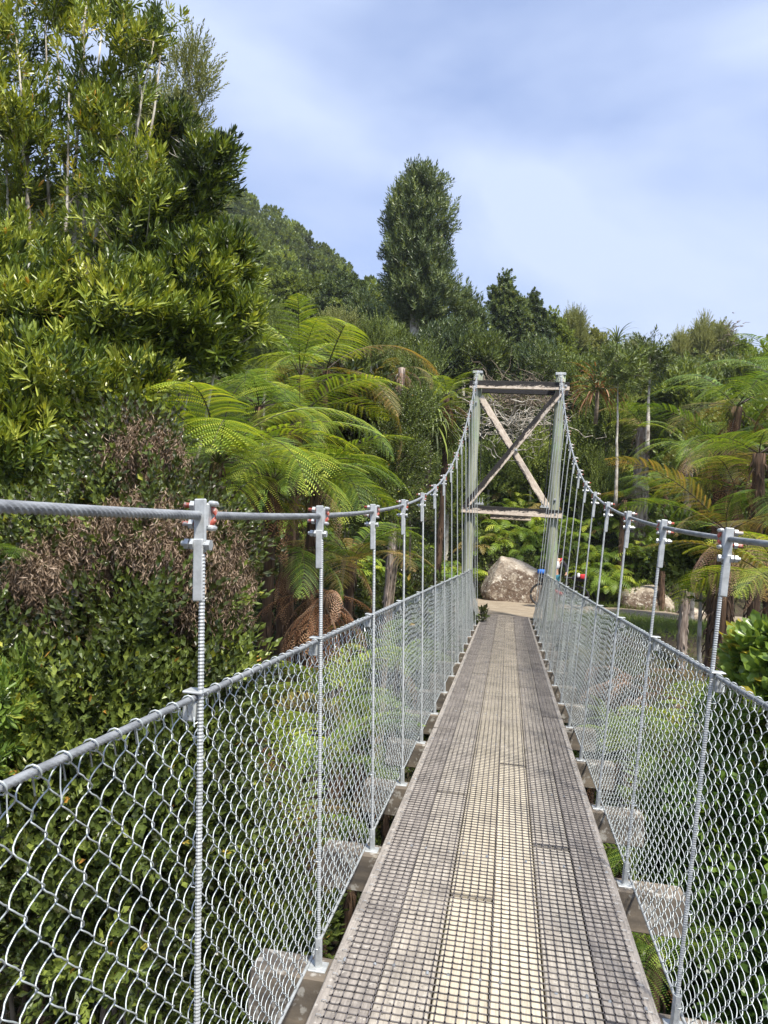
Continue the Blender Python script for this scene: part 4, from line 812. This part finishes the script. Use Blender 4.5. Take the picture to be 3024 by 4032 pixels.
# behind the tower: the single tall tree and its neighbours
tree('honeysuckle_tree', 'tall dark columnar tree standing alone against the sky behind the tower', 'tree', (*at(900, 700, 36)[:2], gz(*at(900, 700, 36)[:2])),
     [lb(908, 410, 36, 48, 40), lb(905, 480, 36, 72, 80), lb(898, 570, 36, 76, 100), lb(912, 645, 36, 82, 60), lb(878, 500, 36, 44, 95)],
     'longfar', M_['darkleaf'], 900, 9, .45, (0.1, 0.85), .25, 2, top=[at(900, 380, 36), at(880, 420, 36)], seed=101, limbs=60, shell=.45, scale=1.1, up=.6)
mid = [ # px, py top, half width px, height px, distance, proto, mat, tint, label
 (1095, 590, 38, 150, 42, 'far', 'darkleaf', (.3, .8), 'pointed dark green tree just right of the tall central tree'),
 (1150, 630, 30, 150, 43, 'far', 'darkleaf', (.2, .6), 'narrow dark tree beside the pointed one right of centre'),
 (1195, 665, 36, 140, 44, 'far', 'midleaf', (.3, .8), 'rough mid-green tree above the right end of the tower beam'),
 (1235, 690, 30, 110, 46, 'far', 'midleaf', (.2, .7), 'small dark-topped tree on the skyline above the right post'),
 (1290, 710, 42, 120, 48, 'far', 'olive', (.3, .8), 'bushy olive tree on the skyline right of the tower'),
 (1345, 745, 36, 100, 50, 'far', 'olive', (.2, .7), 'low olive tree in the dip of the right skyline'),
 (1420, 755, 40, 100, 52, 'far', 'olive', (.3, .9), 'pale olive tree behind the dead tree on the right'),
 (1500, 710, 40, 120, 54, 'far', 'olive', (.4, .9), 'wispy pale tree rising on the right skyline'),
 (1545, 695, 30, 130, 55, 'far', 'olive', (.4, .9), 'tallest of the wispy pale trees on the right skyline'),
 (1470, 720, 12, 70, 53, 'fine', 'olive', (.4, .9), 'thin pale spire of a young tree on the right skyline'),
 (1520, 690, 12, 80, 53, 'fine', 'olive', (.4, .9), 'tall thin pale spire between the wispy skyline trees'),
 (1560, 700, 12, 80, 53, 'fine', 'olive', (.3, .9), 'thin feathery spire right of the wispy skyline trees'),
 (1240, 675, 12, 70, 45, 'fine', 'olive', (.4, .9), 'thin spire above the small dark-topped tree'),
 (1375, 740, 12, 60, 50, 'fine', 'olive', (.4, .9), 'small pale spire in the skyline dip'),
 (1600, 735, 40, 110, 52, 'far', 'midleaf', (.2, .7), 'dark green tree at the right end of the skyline'),
 (745, 590, 55, 90, 42, 'far', 'darkleaf', (.35, .85), 'rounded dark green tree left of the tall central tree'),
 (790, 640, 45, 90, 40, 'longfar', 'darkleaf', (.2, .7), 'leafy tree tucked against the left foot of the central tree'),
 (680, 600, 50, 100, 46, 'far', 'midleaf', (.2, .7), 'mid-green tree on the slope left of the rounded dark one'),
 (600, 575, 60, 120, 44, 'far', 'midleaf', (.3, .8), 'large mid-green tree below the distant ridge'),
 (545, 520, 45, 130, 48, 'far', 'midleaf', (.1, .6), 'tree on the near slope right of the leaning long-leaved tree'),
 (1010, 620, 35, 130, 38, 'longfar', 'darkleaf', (.2, .7), 'sparse tree leaning out right of the tall central tree'),
 (960, 700, 50, 100, 33, 'longfar', 'darkleaf', (.2, .7), 'dark bush at the foot of the tall central tree'),
 (1040, 720, 55, 90, 33, 'longfar', 'midleaf', (.2, .7), 'green bush above the left end of the top beam'),
 (860, 720, 45, 90, 33, 'longfar', 'midleaf', (.2, .8), 'silvery green bush left below the tall central tree'),
 (800, 700, 45, 90, 30, 'fine', 'midleaf', (.2, .8), 'feathery shrub above the arching tree fern fronds'),
 (740, 680, 45, 100, 30, 'fine', 'olive', (.2, .8), 'light green feathery shrub behind the tall lime tree fern'),
 (580, 680, 45, 100, 28, 'fine', 'midleaf', (.2, .7), 'feathery shrub behind the spreading branches'),
 (1150, 740, 45, 90, 34, 'longfar', 'darkleaf', (.1, .6), 'dark bush directly above the middle of the top beam'),
 (1250, 790, 45, 110, 32, 'longfar', 'midleaf', (.2, .7), 'mid-green bush right of the top of the tower'),
 (1310, 820, 40, 110, 30, 'fine', 'midleaf', (.2, .8), 'feathery bush behind the pale slender trunks'),
 (1480, 800, 50, 110, 27, 'longfar', 'midleaf', (.2, .8), 'leafy bush behind the right tree ferns'),
 (1400, 810, 40, 80, 33, 'far', 'olive', (.2, .7), 'olive bush behind the slender tree'),
 (1590, 790, 60, 110, 30, 'longfar', 'midleaf', (.1, .6), 'dark bush behind the top right tree fern'),
 (1560, 900, 80, 170, 21, 'small', 'midleaf', (.1, .6), 'leafy bush filling the gap behind the right tree ferns'),
 (1640, 1010, 70, 200, 18, 'small', 'shrub', (.1, .6), 'small-leaved bush in shade at the right edge'),
 (1500, 1040, 50, 170, 23, 'small', 'midleaf', (.1, .7), 'small-leaved bush right of the stout pale trunk'),
 (1260, 900, 50, 130, 30, 'small', 'midleaf', (.2, .8), 'green bush right of the right tower post'),
 (1300, 990, 45, 110, 29.5, 'fine', 'midleaf', (.3, .9), 'light feathery bush under the slender pale tree'),
 (1060, 960, 45, 100, 30.5, 'small', 'midleaf', (.3, .8), 'green bush inside the left half of the tower frame'),
 (1150, 950, 45, 100, 30.8, 'small', 'midleaf', (.4, .9), 'yellowish bush inside the right half of the tower frame'),
 (975, 990, 40, 110, 27, 'fine', 'midleaf', (.2, .7), 'feathery bush left of the left tower post'),
 (1640, 880, 90, 150, 17, 'small', 'midleaf', (.1, .6), 'dense leafy bush behind the uppermost right tree fern'),
 (1520, 1140, 70, 120, 14, 'small', 'midleaf', (.1, .7), 'leafy bush at the foot of the rusty dead fronds'),
 (1450, 880, 45, 120, 29, 'small', 'midleaf', (.3, .9), 'bright bush behind the olive tree fern'),
]
rr_ = np.random.default_rng(5)
for q, (px, py, hw, hh, Y, proto, mt, tn, lab) in enumerate(mid):
    c = at(px, py+hh*.5, Y); g_ = gz(c[0], c[1]); bz = min(g_, c[2]-.5)
    lobes = [lb(px+rr_.normal()*hw*.15, py+hh*.22, Y, hw*.22, hh*.22), lb(px+rr_.normal()*hw*.2, py+hh*.4, Y, hw*.55, hh*.26), lb(px+hw*rr_.uniform(-.7, .7), py+hh*.4, Y, hw*.16, hh*.25), lb(px+rr_.normal()*hw*.15, py+hh*.68, Y, hw*.9, hh*.36), lb(px+rr_.normal()*hw*.3, py+hh*.85, Y, hw*.9, hh*.35), lb(px-hw*.4, py+hh*.5, Y, hw*.45, hh*.3), lb(px+hw*.45, py+hh*.55, Y, hw*.4, hh*.28)]
    if proto == 'small': nc, per, sp, sc = 150, 8, .3, 2.2
    elif proto in ('longfar', 'fine'): nc, per, sp, sc = 170, 9, .42, 1.2 if proto == 'longfar' else 1.1
    else: nc, per, sp, sc = 520, 7, .42, .15
    tree('bush' if 'bush' in lab or 'shrub' in lab else 'hill_tree', lab, 'bush' if 'bush' in lab or 'shrub' in lab else 'tree', (c[0], c[1], bz), lobes, proto, M_[mt], nc, per, sp, tn, .12, 1, 'bark', 200+q, scale=sc, limbs=14, shell=.4, up=.5, top=[at(px, py+hh*.25, Y)])
# slender pale-trunked trees and the drooping cabbage-like plants
for q, (px, pt, pb, Y, hw, lab) in enumerate([(1333, 780, 1050, 23, 38, 'slender pale-barked tree with a loose dark crown behind the right hangers'), (1400, 755, 930, 24.5, 38, 'thin forked pale tree right of the slender one'), (905, 760, 930, 20, 18, 'leaning bare brown sapling beside the dead fern trunk'), (1180, 770, 830, 32, 22, 'thin young tree standing above the tower top beam')]):
    c = at(px, pb, Y); tree('lancewood_tree', lab, 'tree', (c[0], c[1], c[2]-.4), [lb(px, pt+20, Y, hw, 32), lb(px-hw*.7, pt+45, Y, hw*.6, 22), lb(px+hw*.7, pt+30, Y, hw*.6, 25)], 'longfar', M_['midleaf'], 34 if q != 2 else 5, 7, .3, (.1, .6), .075 if q != 2 else .045, 1, 'bark', 300+q, scale=.85, limbs=12, top=[at(px+3, pt+10, Y)])
def droop_plant(label, c, L, n, seed, m='midleaf', H=0.0):
    r = random.Random(seed); c = np.array(c); e = empty('cabbage_tree', c - np.array([0, 0, H]), label, 'cabbage tree'); mb = MB()
    for q in range(n):
        a_ = r.random()*6.28; el = R(r.uniform(-40, 75)); t = np.linspace(0, 1, 7); th = el - 1.7*t**1.2*(1 if el > -.3 else .6); l = L*r.uniform(.6, 1.1)
        x = np.concatenate([[0], np.cumsum(np.cos(th[:-1]))])*l/6; z = np.concatenate([[0], np.cumsum(np.sin(th[:-1]))])*l/6
        P = np.stack([x*math.cos(a_), x*math.sin(a_), z+H], -1); sd_ = np.array([-math.sin(a_), math.cos(a_), 0])*.018*L; w = (np.array([.5, .9, 1, 1, .8, .5, .05]))[:, None]
        V = np.concatenate([P-sd_*w, P+sd_*w]); f = np.array([[i, i+1, i+8, i+7] for i in range(6)]); mb.add(V, f, .2+.6*r.random())
    mb.build('crown', M_[m], e)
    MB().add(*tube([(0, 0, 0), (0.02, 0, H*.5), (0, 0, H+.05)], .07, 8)).build('trunk', M_['twig'], e, smooth=True)
droop_plant('cabbage tree with drooping grey-green strap leaves between dead trunk and tower', at(930, 905, 18.5), 1.5, 150, 1, 'midleaf', 1.8)
droop_plant('dry strap-leaved plant with a hanging skirt right of the tower top', at(1290, 840, 25), 1.5, 90, 2, 'ferndead', 1.2)
droop_plant('dark tufted plant on the skyline between slender trees', at(1332, 740, 40), 1.6, 90, 3, 'darkleaf', 3.0)
# dead grey branches behind the tower
def dead_bush(label, c, s, n, seed, m='bark', name='dead_branch_tangle', cat='dead bush'):
    r = np.random.default_rng(seed); mb = MB()
    for q in range(n):
        a = r.normal(size=3)*np.array(s)*.45; d = r.normal(size=3); d[2] = abs(d[2])*.5; d /= np.linalg.norm(d); P = a+np.cumsum(np.concatenate([[a*0], d+r.normal(size=(6, 3))*.55]), 0)*.13*s[0]/1.2*r.uniform(.6, 1.4)
        mb.add(*tube(P, np.linspace(.022, .005, 7)*(.6+.6*r.random()), 4, cap=False))
    return tag(mb.build(name, M_[m], None, loc=c), label, cat)
dead_bush('tangle of bare silvery dead branches seen through the tower braces', at(1110, 925, 27.5), (1.7, .5, .9), 130, 1)
dead_bush('brown dead scrub filling the dark hollow behind the top beam', at(1115, 865, 28.5), (1.8, .5, .7), 200, 2, 'twig')
dead_bush('dead twiggy spike on the right skyline', at(1580, 720, 30), (.35, .3, 1.0), 30, 3, 'twig')

# fern clumps on the bank
FC = [small_fern_mesh('fernlime', 9, .75, s) for s in range(3)] + [small_fern_mesh('fern', 9, .75, s+5) for s in range(2)] + [small_fern_mesh('fernolive', 7, .7, 9)]
r = random.Random(3); nfc = 0
kn_ = ['lime', 'lime', 'lime', 'green', 'green', 'yellowing']
FK = {}
def where(x, y, z):
    hgt = 'high up' if z > 3.2 else ('low down' if z < 1.2 else 'mid-bank')
    for lim, w in ((-1.9, 'left of the tower'), (-.9, 'just left of the boulder'), (1.1, 'above the boulder'), (2.2, 'behind the cyclist'), (3.8, 'right of the cyclist'), (6, 'above the cream boulder')):
        if x < lim: return hgt + ' ' + w
    return hgt + ' at the far right'
def clump(x, y, z, k, sc, grp):
    o = inst('bank_fern', FC[k], None, (x, y, z), (r.uniform(.0, .45), r.uniform(-.2, .2), r.random()*6.28), sc)
    tag(o, None, 'fern', grp); q_ = Vector((x, y, z)) - Vector(CAM); FK.setdefault('%s %s ferns %s' % ('large' if sc > 1.35 else ('small' if sc < 1.1 else 'middling'), kn_[k], where(x, y, z)), []).append((q_.x/q_.y, o))
n_ = 0
while n_ < 215:
    x = r.uniform(-2.0, 7.0); y = r.uniform(26.0, 32.5)
    if abs(x-.12) < 1.35 and y < 26.8: continue
    if 3.7 < x < 6 and y < 27.2: continue
    n_ += 1; clump(x, y, gz(x, y)+r.uniform(.25, 1.05), r.choices(range(6), (5, 5, 5, 1.2, 1.2, 1.5))[0], r.uniform(.9, 1.6), 'small ferns on the bank behind the path')
for q in range(75):
    x = r.uniform(-6.5, -1.7); y = r.uniform(18.5, 26)
    clump(x, y, gz(x, y)+r.uniform(.1, .8), r.choices(range(6), (4, 4, 4, 3, 3, 2))[0], r.uniform(.8, 1.4), 'small ferns on the bank left of the tower')
for q, (px, py, Y, k, sc) in enumerate([(1025, 1335, 18.3, 2, .35), (1020, 1375, 16.2, 1, .3), (1165, 1380, 16, 0, .25)]):
    o = inst('bank_fern', FC[k], None, at(px, py, Y), (.2, 0, q), sc); tag(o, ['little yellow-green fern touching the far left end of the deck', 'tiny fern under the left deck edge near the tower', 'tiny fern under the right deck edge near the tower'][q], 'fern')

ordn += ['sixteenth', 'seventeenth', 'eighteenth', 'nineteenth', 'twentieth', 'twenty-first', 'twenty-second', 'twenty-third', 'twenty-fourth', 'twenty-fifth']
for k_, L_ in FK.items():
    L_.sort(key=lambda e_: e_[0])
    for i_, (_, o) in enumerate(L_): o['label'] = (k_.replace('ferns', 'fern') if len(L_) == 1 else '%s from left of the %s' % (ordn[i_] if i_ else 'first', k_))

# undergrowth: the leafy cover nobody could count
def cover(name, n, box_, proto, m, lift, sc, tint, seed, flt=None):
    r = np.random.default_rng(seed); x = r.uniform(box_[0], box_[1], n); y = r.uniform(box_[2], box_[3], n)
    if flt is not None: k = flt(x, y); x, y = x[k], y[k]
    z = ground(x, y); cl = np.sin(x*1.7+seed)*np.cos(y*1.3+seed*2)*.5+.5
    P = np.stack([x, y, z + r.random(len(x))**.7*lift*(.35+.65*cl)], -1); D = r.normal(size=P.shape)*.5 + np.array([0, 0, .8]); D[:, 1] -= .35
    mb = MB(); scatter(mb, PR[proto], P, D, sc*(.7+.6*r.random(len(P))), tint[0]+(tint[1]-tint[0])*(.5*cl+.5*r.random(len(P))), .3, r)
    tag(mb.build(name, M_[m], None), kind='stuff')
side = lambda x, y: (np.abs(x) > 1.35)
cover('gully_undergrowth', 5200, (-9, -1.2, 1, 18), 'clump', 'shrub', 1.3, .55, (.05, .6), 401)
cover('gully_undergrowth', 4200, (1.2, 9, 1, 15.5), 'clump', 'shrub', 1.2, .55, (.05, .6), 402)
cover('gully_undergrowth', 1500, (-1.4, 1.4, 1, 17), 'clump', 'shrub', .9, .5, (.0, .5), 403)
cover('bank_undergrowth', 16000, (-9, 12, 26.4, 36), 'small', 'midleaf', .8, 2.0, (.0, .6), 404)
cover('bank_undergrowth', 7000, (-9, -1.9, 18, 27), 'small', 'shrub', .8, 1.8, (.0, .6), 405)
cover('slope_scrub', 36000, (-26, 26, 33, 62), 'far', 'midleaf', 2.2, .17, (.1, .85), 406)
cover('slope_scrub', 14000, (-30, -5, 20, 40), 'far', 'midleaf', 2.0, .15, (.05, .7), 407)
cover('slope_scrub', 16000, (4, 30, 27, 60), 'far', 'olive', 2.2, .15, (.1, .8), 408)
cover('grass', 9000, (1.4, 10, 15.8, 21.8), 'fine', 'grass', .02, .32, (.2, .8), 409)
cover('grass', 1500, (-1.6, 6.5, 25.5, 26.5), 'fine', 'grass', .05, .3, (.2, .8), 410, lambda x, y: ~((x > -.7) & (x < 1.1) & (y > 25.9)))
# distant hillside forest
r2 = np.random.default_rng(77); mb = MB(); CR = []
for q in range(1100):
    x = r2.uniform(-85, 30); y = r2.uniform(58, 120)
    if x > -8 and r2.random() < .5: continue
    z = float(ground(x, y)); h = r2.uniform(3.5, 6.5); w = r2.uniform(1.6, 2.6); nn = 60
    d = r2.normal(size=(nn, 3)); d /= np.linalg.norm(d, axis=1)[:, None]; d[:, 2] = d[:, 2]*.5+.5
    P = np.array([x, y, z+.2*h]) + d*np.array([w, w, h*.8])*(1-.45*d[:, 2:3]*r2.random())
    scatter(mb, PR['far'], P, d*.6+np.array([0, 0, .7]), .5, r2.uniform(.1, .75), .3, r2)
tag(mb.build('hillside_forest', M_['midleaf'], None), kind='stuff')

# ------------------------------------------------------------------ cyclist and loaded bicycle on the path
BX, BY, BZ = 1.62, 23.1, 0.02
bk = empty('bicycle', (BX, BY, BZ), 'black loaded touring bicycle standing side-on on the gravel path behind the right post', 'bicycle')
M_['tyre'] = mat('black_tyre', (0.03, 0.03, 0.032), .8); M_['cloth'] = mat('black_cloth', (0.02, 0.02, 0.025), .9); M_['blue'] = mat('bright_blue_fabric', (0.02, 0.16, 0.62), .7)
M_['red'] = mat('red_fabric', (0.62, 0.03, 0.04), .7); M_['white'] = mat('white_fabric', (0.78, 0.78, 0.8), .8); M_['teal'] = mat('teal_cloth', (0.03, 0.16, 0.22), .9); M_['skin'] = mat('skin', (0.55, 0.32, 0.22), .6); M_['hair'] = mat('dark_hair', (0.03, 0.02, 0.015), .7)
def ring(c, R_, r_, n=40, s_=8): th = np.linspace(0, 2*math.pi, n+1); return tube(np.stack([c[0]+R_*np.cos(th), c[1]+0*th, c[2]+R_*np.sin(th)], -1), r_, s_, cap=False)
WR = .355; fwc = np.array([-.56, 0, WR]); rwc = np.array([.54, 0, WR])
for c in (fwc, rwc):
    MB().add(*ring(c, WR-.026, .029)).build('wheel', M_['tyre'], bk, True)
    w = bk.children[-1]; m_ = MB().add(*ring(c, WR-.05, .012))
    for q in range(16):
        a_ = q*math.pi/8; m_.add(*tube([c+np.array([0, .02*(-1)**q, 0]), c+(WR-.05)*np.array([math.cos(a_), 0, math.sin(a_)])], .0018, 3))
    m_.add(*tube([c-np.array([0, .05, 0]), c+np.array([0, .05, 0])], .022, 8)); m_.build('rim', M_['black'], w)
bb = np.array([.10, 0, .29]); st_ = np.array([.22, 0, .80]); ht = np.array([-.36, 0, .86]); hb = np.array([-.40, 0, .70])
fr = MB()
for a_, b_, r_ in ((bb, st_, .018), (bb, hb, .022), (hb, ht, .022), (ht, st_-np.array([.02, 0, .08]), .018), (hb, fwc+[0, .05, 0], .014), (hb, fwc-[0, .05, 0], .014), (bb, rwc+[0, .06, 0], .01), (bb, rwc-[0, .06, 0], .01), (st_-np.array([.02, 0, .08]), rwc+[0, .06, 0], .009), (st_-np.array([.02, 0, .08]), rwc-[0, .06, 0], .009)): fr.add(*tube([a_, b_], r_, 8))
fr.build('frame', M_['black'], bk, True)
MB().add(*box((.23, 0, .93), (.26, .13, .05), bev=.02)).add(*tube([st_, (.23, 0, .92)], .014, 8)).build('saddle', M_['black'], bk)
MB().add(*tube([(-.42, -.34, 1.0), (-.38, -.2, .99), (-.37, 0, .98), (-.38, .2, .99), (-.42, .34, 1.0)], .014, 8)).add(*tube([ht, (-.37, 0, .98)], .016, 8)).build('handlebar', M_['black'], bk, True)
MB().add(*tube([bb-[0, .04, 0], bb+[0, .04, 0]], .09, 16)).add(*tube([bb-[0, .06, 0], bb+np.array([.03, -.06, -.17])], .01, 6)).build('crankset', M_['galv'], bk)
MB().add(*tube([bb+[-.02, -.045, .12], hb+[.06, -.045, -.12]], .045, 10)).build('bottle', M_['red'], bk)
def bag(name, label, cat, c, s_, m, seed, parts=()):
    bm = bmesh.new(); bmesh.ops.create_icosphere(bm, subdivisions=3, radius=.5)
    for v in bm.verts:
        p = v.co*2; q = Vector([math.copysign(abs(a_)**.65, a_) for a_ in p])*.5; v.co = Vector((q.x*s_[0], q.y*s_[1], q.z*s_[2]))*(1+.08*noise.noise(q*7+Vector((seed, 0, 0))))
    V, F = bm_arr(bm); o = MB().add(V, F).build(name, m, None, True, loc=(BX+c[0], BY+c[1], BZ+c[2])); tag(o, label, cat)
    return o
bag('handlebar_bag', 'black roll bag hanging under the blue bundle at the bicycle handlebar', 'bag', (-.53, 0, .86), (.24, .5, .26), M_['cloth'], 1)
bag('jacket', 'bright blue bundled jacket on top of the handlebar bag', 'jacket', (-.56, -.02, 1.06), (.32, .36, .16), M_['blue'], 2)
bag('frame_bag', 'flat black bag filling the bicycle frame', 'bag', (-.08, 0, .62), (.40, .09, .22), M_['cloth'], 3)
bag('seat_bag', 'black seat bag behind the bicycle saddle', 'bag', (.56, 0, .93), (.46, .2, .2), M_['cloth'], 4)
bag('pouch', 'small red pouch strapped on the seat bag', 'pouch', (.66, -.12, 1.0), (.20, .12, .15), M_['red'], 5)
bag('bottle', 'white bottle beside the red pouch on the seat bag', 'bottle', (.52, -.12, 1.03), (.09, .09, .13), M_['white'], 6)
# the rider stands behind the bicycle, bent a little, back turned, holding the saddle
pe = empty('person', (BX-.2, BY+.42, BZ), 'cyclist in white and red jersey, black sleeves and teal shorts beside the loaded bicycle', 'person')
joints = dict(pel=(0, 0, .96), wst=(0, .0, 1.10), chs=(.02, -.03, 1.34), nk=(.02, -.05, 1.50), hd0=(.01, -.07, 1.60), hd1=(-.01, -.09, 1.72),
              sl=(-.18, -.03, 1.44), el=(-.27, -.12, 1.18), wl=(-.18, -.36, 1.03), hl=(-.15, -.44, 1.01), sr=(.20, -.04, 1.44), er=(.40, -.08, 1.24), wr=(.38, -.30, 1.06), hr=(.38, -.38, 1.03),
              ll=(-.10, 0, .90), kl=(-.12, -.03, .50), al=(-.12, .02, .09), fl=(-.13, -.14, .04), lr=(.10, 0, .90), kr=(.13, -.02, .50), ar=(.14, .04, .09), fr=(.16, -.12, .04))
rad = dict(pel=.15, wst=.135, chs=.16, nk=.06, hd0=.085, hd1=.095, sl=.075, el=.048, wl=.033, hl=.035, sr=.075, er=.048, wr=.033, hr=.035, ll=.095, kl=.062, al=.042, fl=.04, lr=.095, kr=.062, ar=.042, fr=.04)
eds = [('pel', 'wst'), ('wst', 'chs'), ('chs', 'nk'), ('nk', 'hd0'), ('hd0', 'hd1'), ('chs', 'sl'), ('sl', 'el'), ('el', 'wl'), ('wl', 'hl'), ('chs', 'sr'), ('sr', 'er'), ('er', 'wr'), ('wr', 'hr'), ('pel', 'll'), ('ll', 'kl'), ('kl', 'al'), ('al', 'fl'), ('pel', 'lr'), ('lr', 'kr'), ('kr', 'ar'), ('ar', 'fr')]
for sd_, h in ((-1, 'hl'), (1, 'hr')):
    for q in range(5):
        k1, k2 = '%s%da' % (h, q), '%s%db' % (h, q); b_ = np.array(joints[h]); dx = (q-1.5)*.019 if q < 4 else -sd_*.05
        joints[k1] = tuple(b_+[dx, -.035 if q < 4 else -.01, -.005]); joints[k2] = tuple(b_+[dx*1.05, -.055-.006*(q in (1, 2)) if q < 4 else -.035, -.035]); rad[k1] = .0095; rad[k2] = .008; eds += [(h, k1), (k1, k2)]
def skinned(name, names, edges, radii, m, parent, grow=0.0):
    ix = {n: i for i, n in enumerate(names)}; me = bpy.data.meshes.new(name); me.from_pydata([joints[n] for n in names], [(ix[a], ix[b]) for a, b in edges], []); me.materials.append(m)
    o = bpy.data.objects.new(name, me); COL.objects.link(o); o.parent = parent
    md = o.modifiers.new('skin', 'SKIN'); md.use_smooth_shade = True
    for i, n in enumerate(names):
        r_ = radii[n]+grow; v = me.skin_vertices[0].data[i]; v.radius = (r_, r_*(.8 if n in ('pel', 'wst', 'chs') else 1)); v.use_root = (i == 0)
    sb = o.modifiers.new('sub', 'SUBSURF'); sb.levels = 2; sb.render_levels = 2
    return o
skinned('body', list(joints), eds, rad, M_['skin'], pe)
skinned('jersey', ['wst', 'chs', 'nk', 'sl', 'sr'], [('wst', 'chs'), ('chs', 'nk'), ('chs', 'sl'), ('chs', 'sr')], {**rad, 'nk': .07, 'wst': .14}, M_['white'], pe, .02)
for a_, b_, c_ in (('sl', 'el', 'wl'), ('sr', 'er', 'wr')): skinned('sleeve', [a_, b_, c_], [(a_, b_), (b_, c_)], rad, M_['cloth'], pe, .014)
joints['s2'] = (.235, -.045, 1.43); joints['s3'] = (.165, -.05, 1.49); rad['s2'] = rad['s3'] = .075; skinned('shoulder_panel', ['s3', 's2'], [('s3', 's2')], rad, M_['red'], pe, .022)
joints['tl'] = (-.11, -.015, .62); joints['tr'] = (.12, -.01, .62); rad['tl'] = rad['tr'] = .075
skinned('shorts', ['pel', 'll', 'tl', 'lr', 'tr'], [('pel', 'll'), ('ll', 'tl'), ('pel', 'lr'), ('lr', 'tr')], rad, M_['teal'], pe, .02)
for a_, b_ in (('al', 'fl'), ('ar', 'fr')): skinned('shoe', [a_, b_], [(a_, b_)], rad, M_['cloth'], pe, .01)
hb_ = MB()
bm = bmesh.new(); bmesh.ops.create_icosphere(bm, subdivisions=3, radius=.118)
for v in bm.verts: v.co = Vector((v.co.x*.9, v.co.y*1.12, v.co.z*.95)); v.co.z = max(v.co.z, -.02)
V, F = bm_arr(bm); hb_.add(V+np.array([-.005, -.07, 1.70]), F).build('hair', M_['hair'], pe, True)
fc_ = MB(); fc_.add(*tube([(-.01, -.18, 1.665), (-.01, -.20, 1.635), (-.01, -.185, 1.625)], [.012, .017, .012], 6)).build('nose', M_['skin'], pe, True)
for dx in (-.038, .028): MB().add(*tube([(dx-.012, -.172, 1.67), (dx+.012, -.172, 1.67)], .009, 6)).build('eye', M_['cloth'], pe)
MB().add(*tube([(-.03, -.172, 1.60), (-.005, -.178, 1.597), (.018, -.172, 1.60)], .006, 6)).build('mouth', M_['red'], pe)
for dx in (-.105, .09): MB().add(*tube([(dx, -.075, 1.625), (dx*1.08, -.07, 1.655), (dx, -.065, 1.68)], .012, 6)).build('ear', M_['skin'], pe, True)

# ------------------------------------------------------------------ thin air haze over the valley
bm = bmesh.new(); bmesh.ops.create_cube(bm, size=1.0)
for v in bm.verts: v.co = Vector((v.co.x*2000, v.co.y*2700+300, -12 if v.co.z < 0 else 95))
V, F = bm_arr(bm); hz = bpy.data.materials.new('haze'); hz.use_nodes = True; t = hz.node_tree; t.nodes.clear()
o_ = N(t, 'ShaderNodeOutputMaterial'); pv = N(t, 'ShaderNodeVolumePrincipled'); pv.inputs['Color'].default_value = (.86, .91, 1, 1); pv.inputs['Density'].default_value = 0.0004; pv.inputs['Anisotropy'].default_value = 0.2
t.links.new(pv.outputs[0], o_.inputs['Volume']); tag(MB().add(V, F).build('haze', hz), kind='stuff')
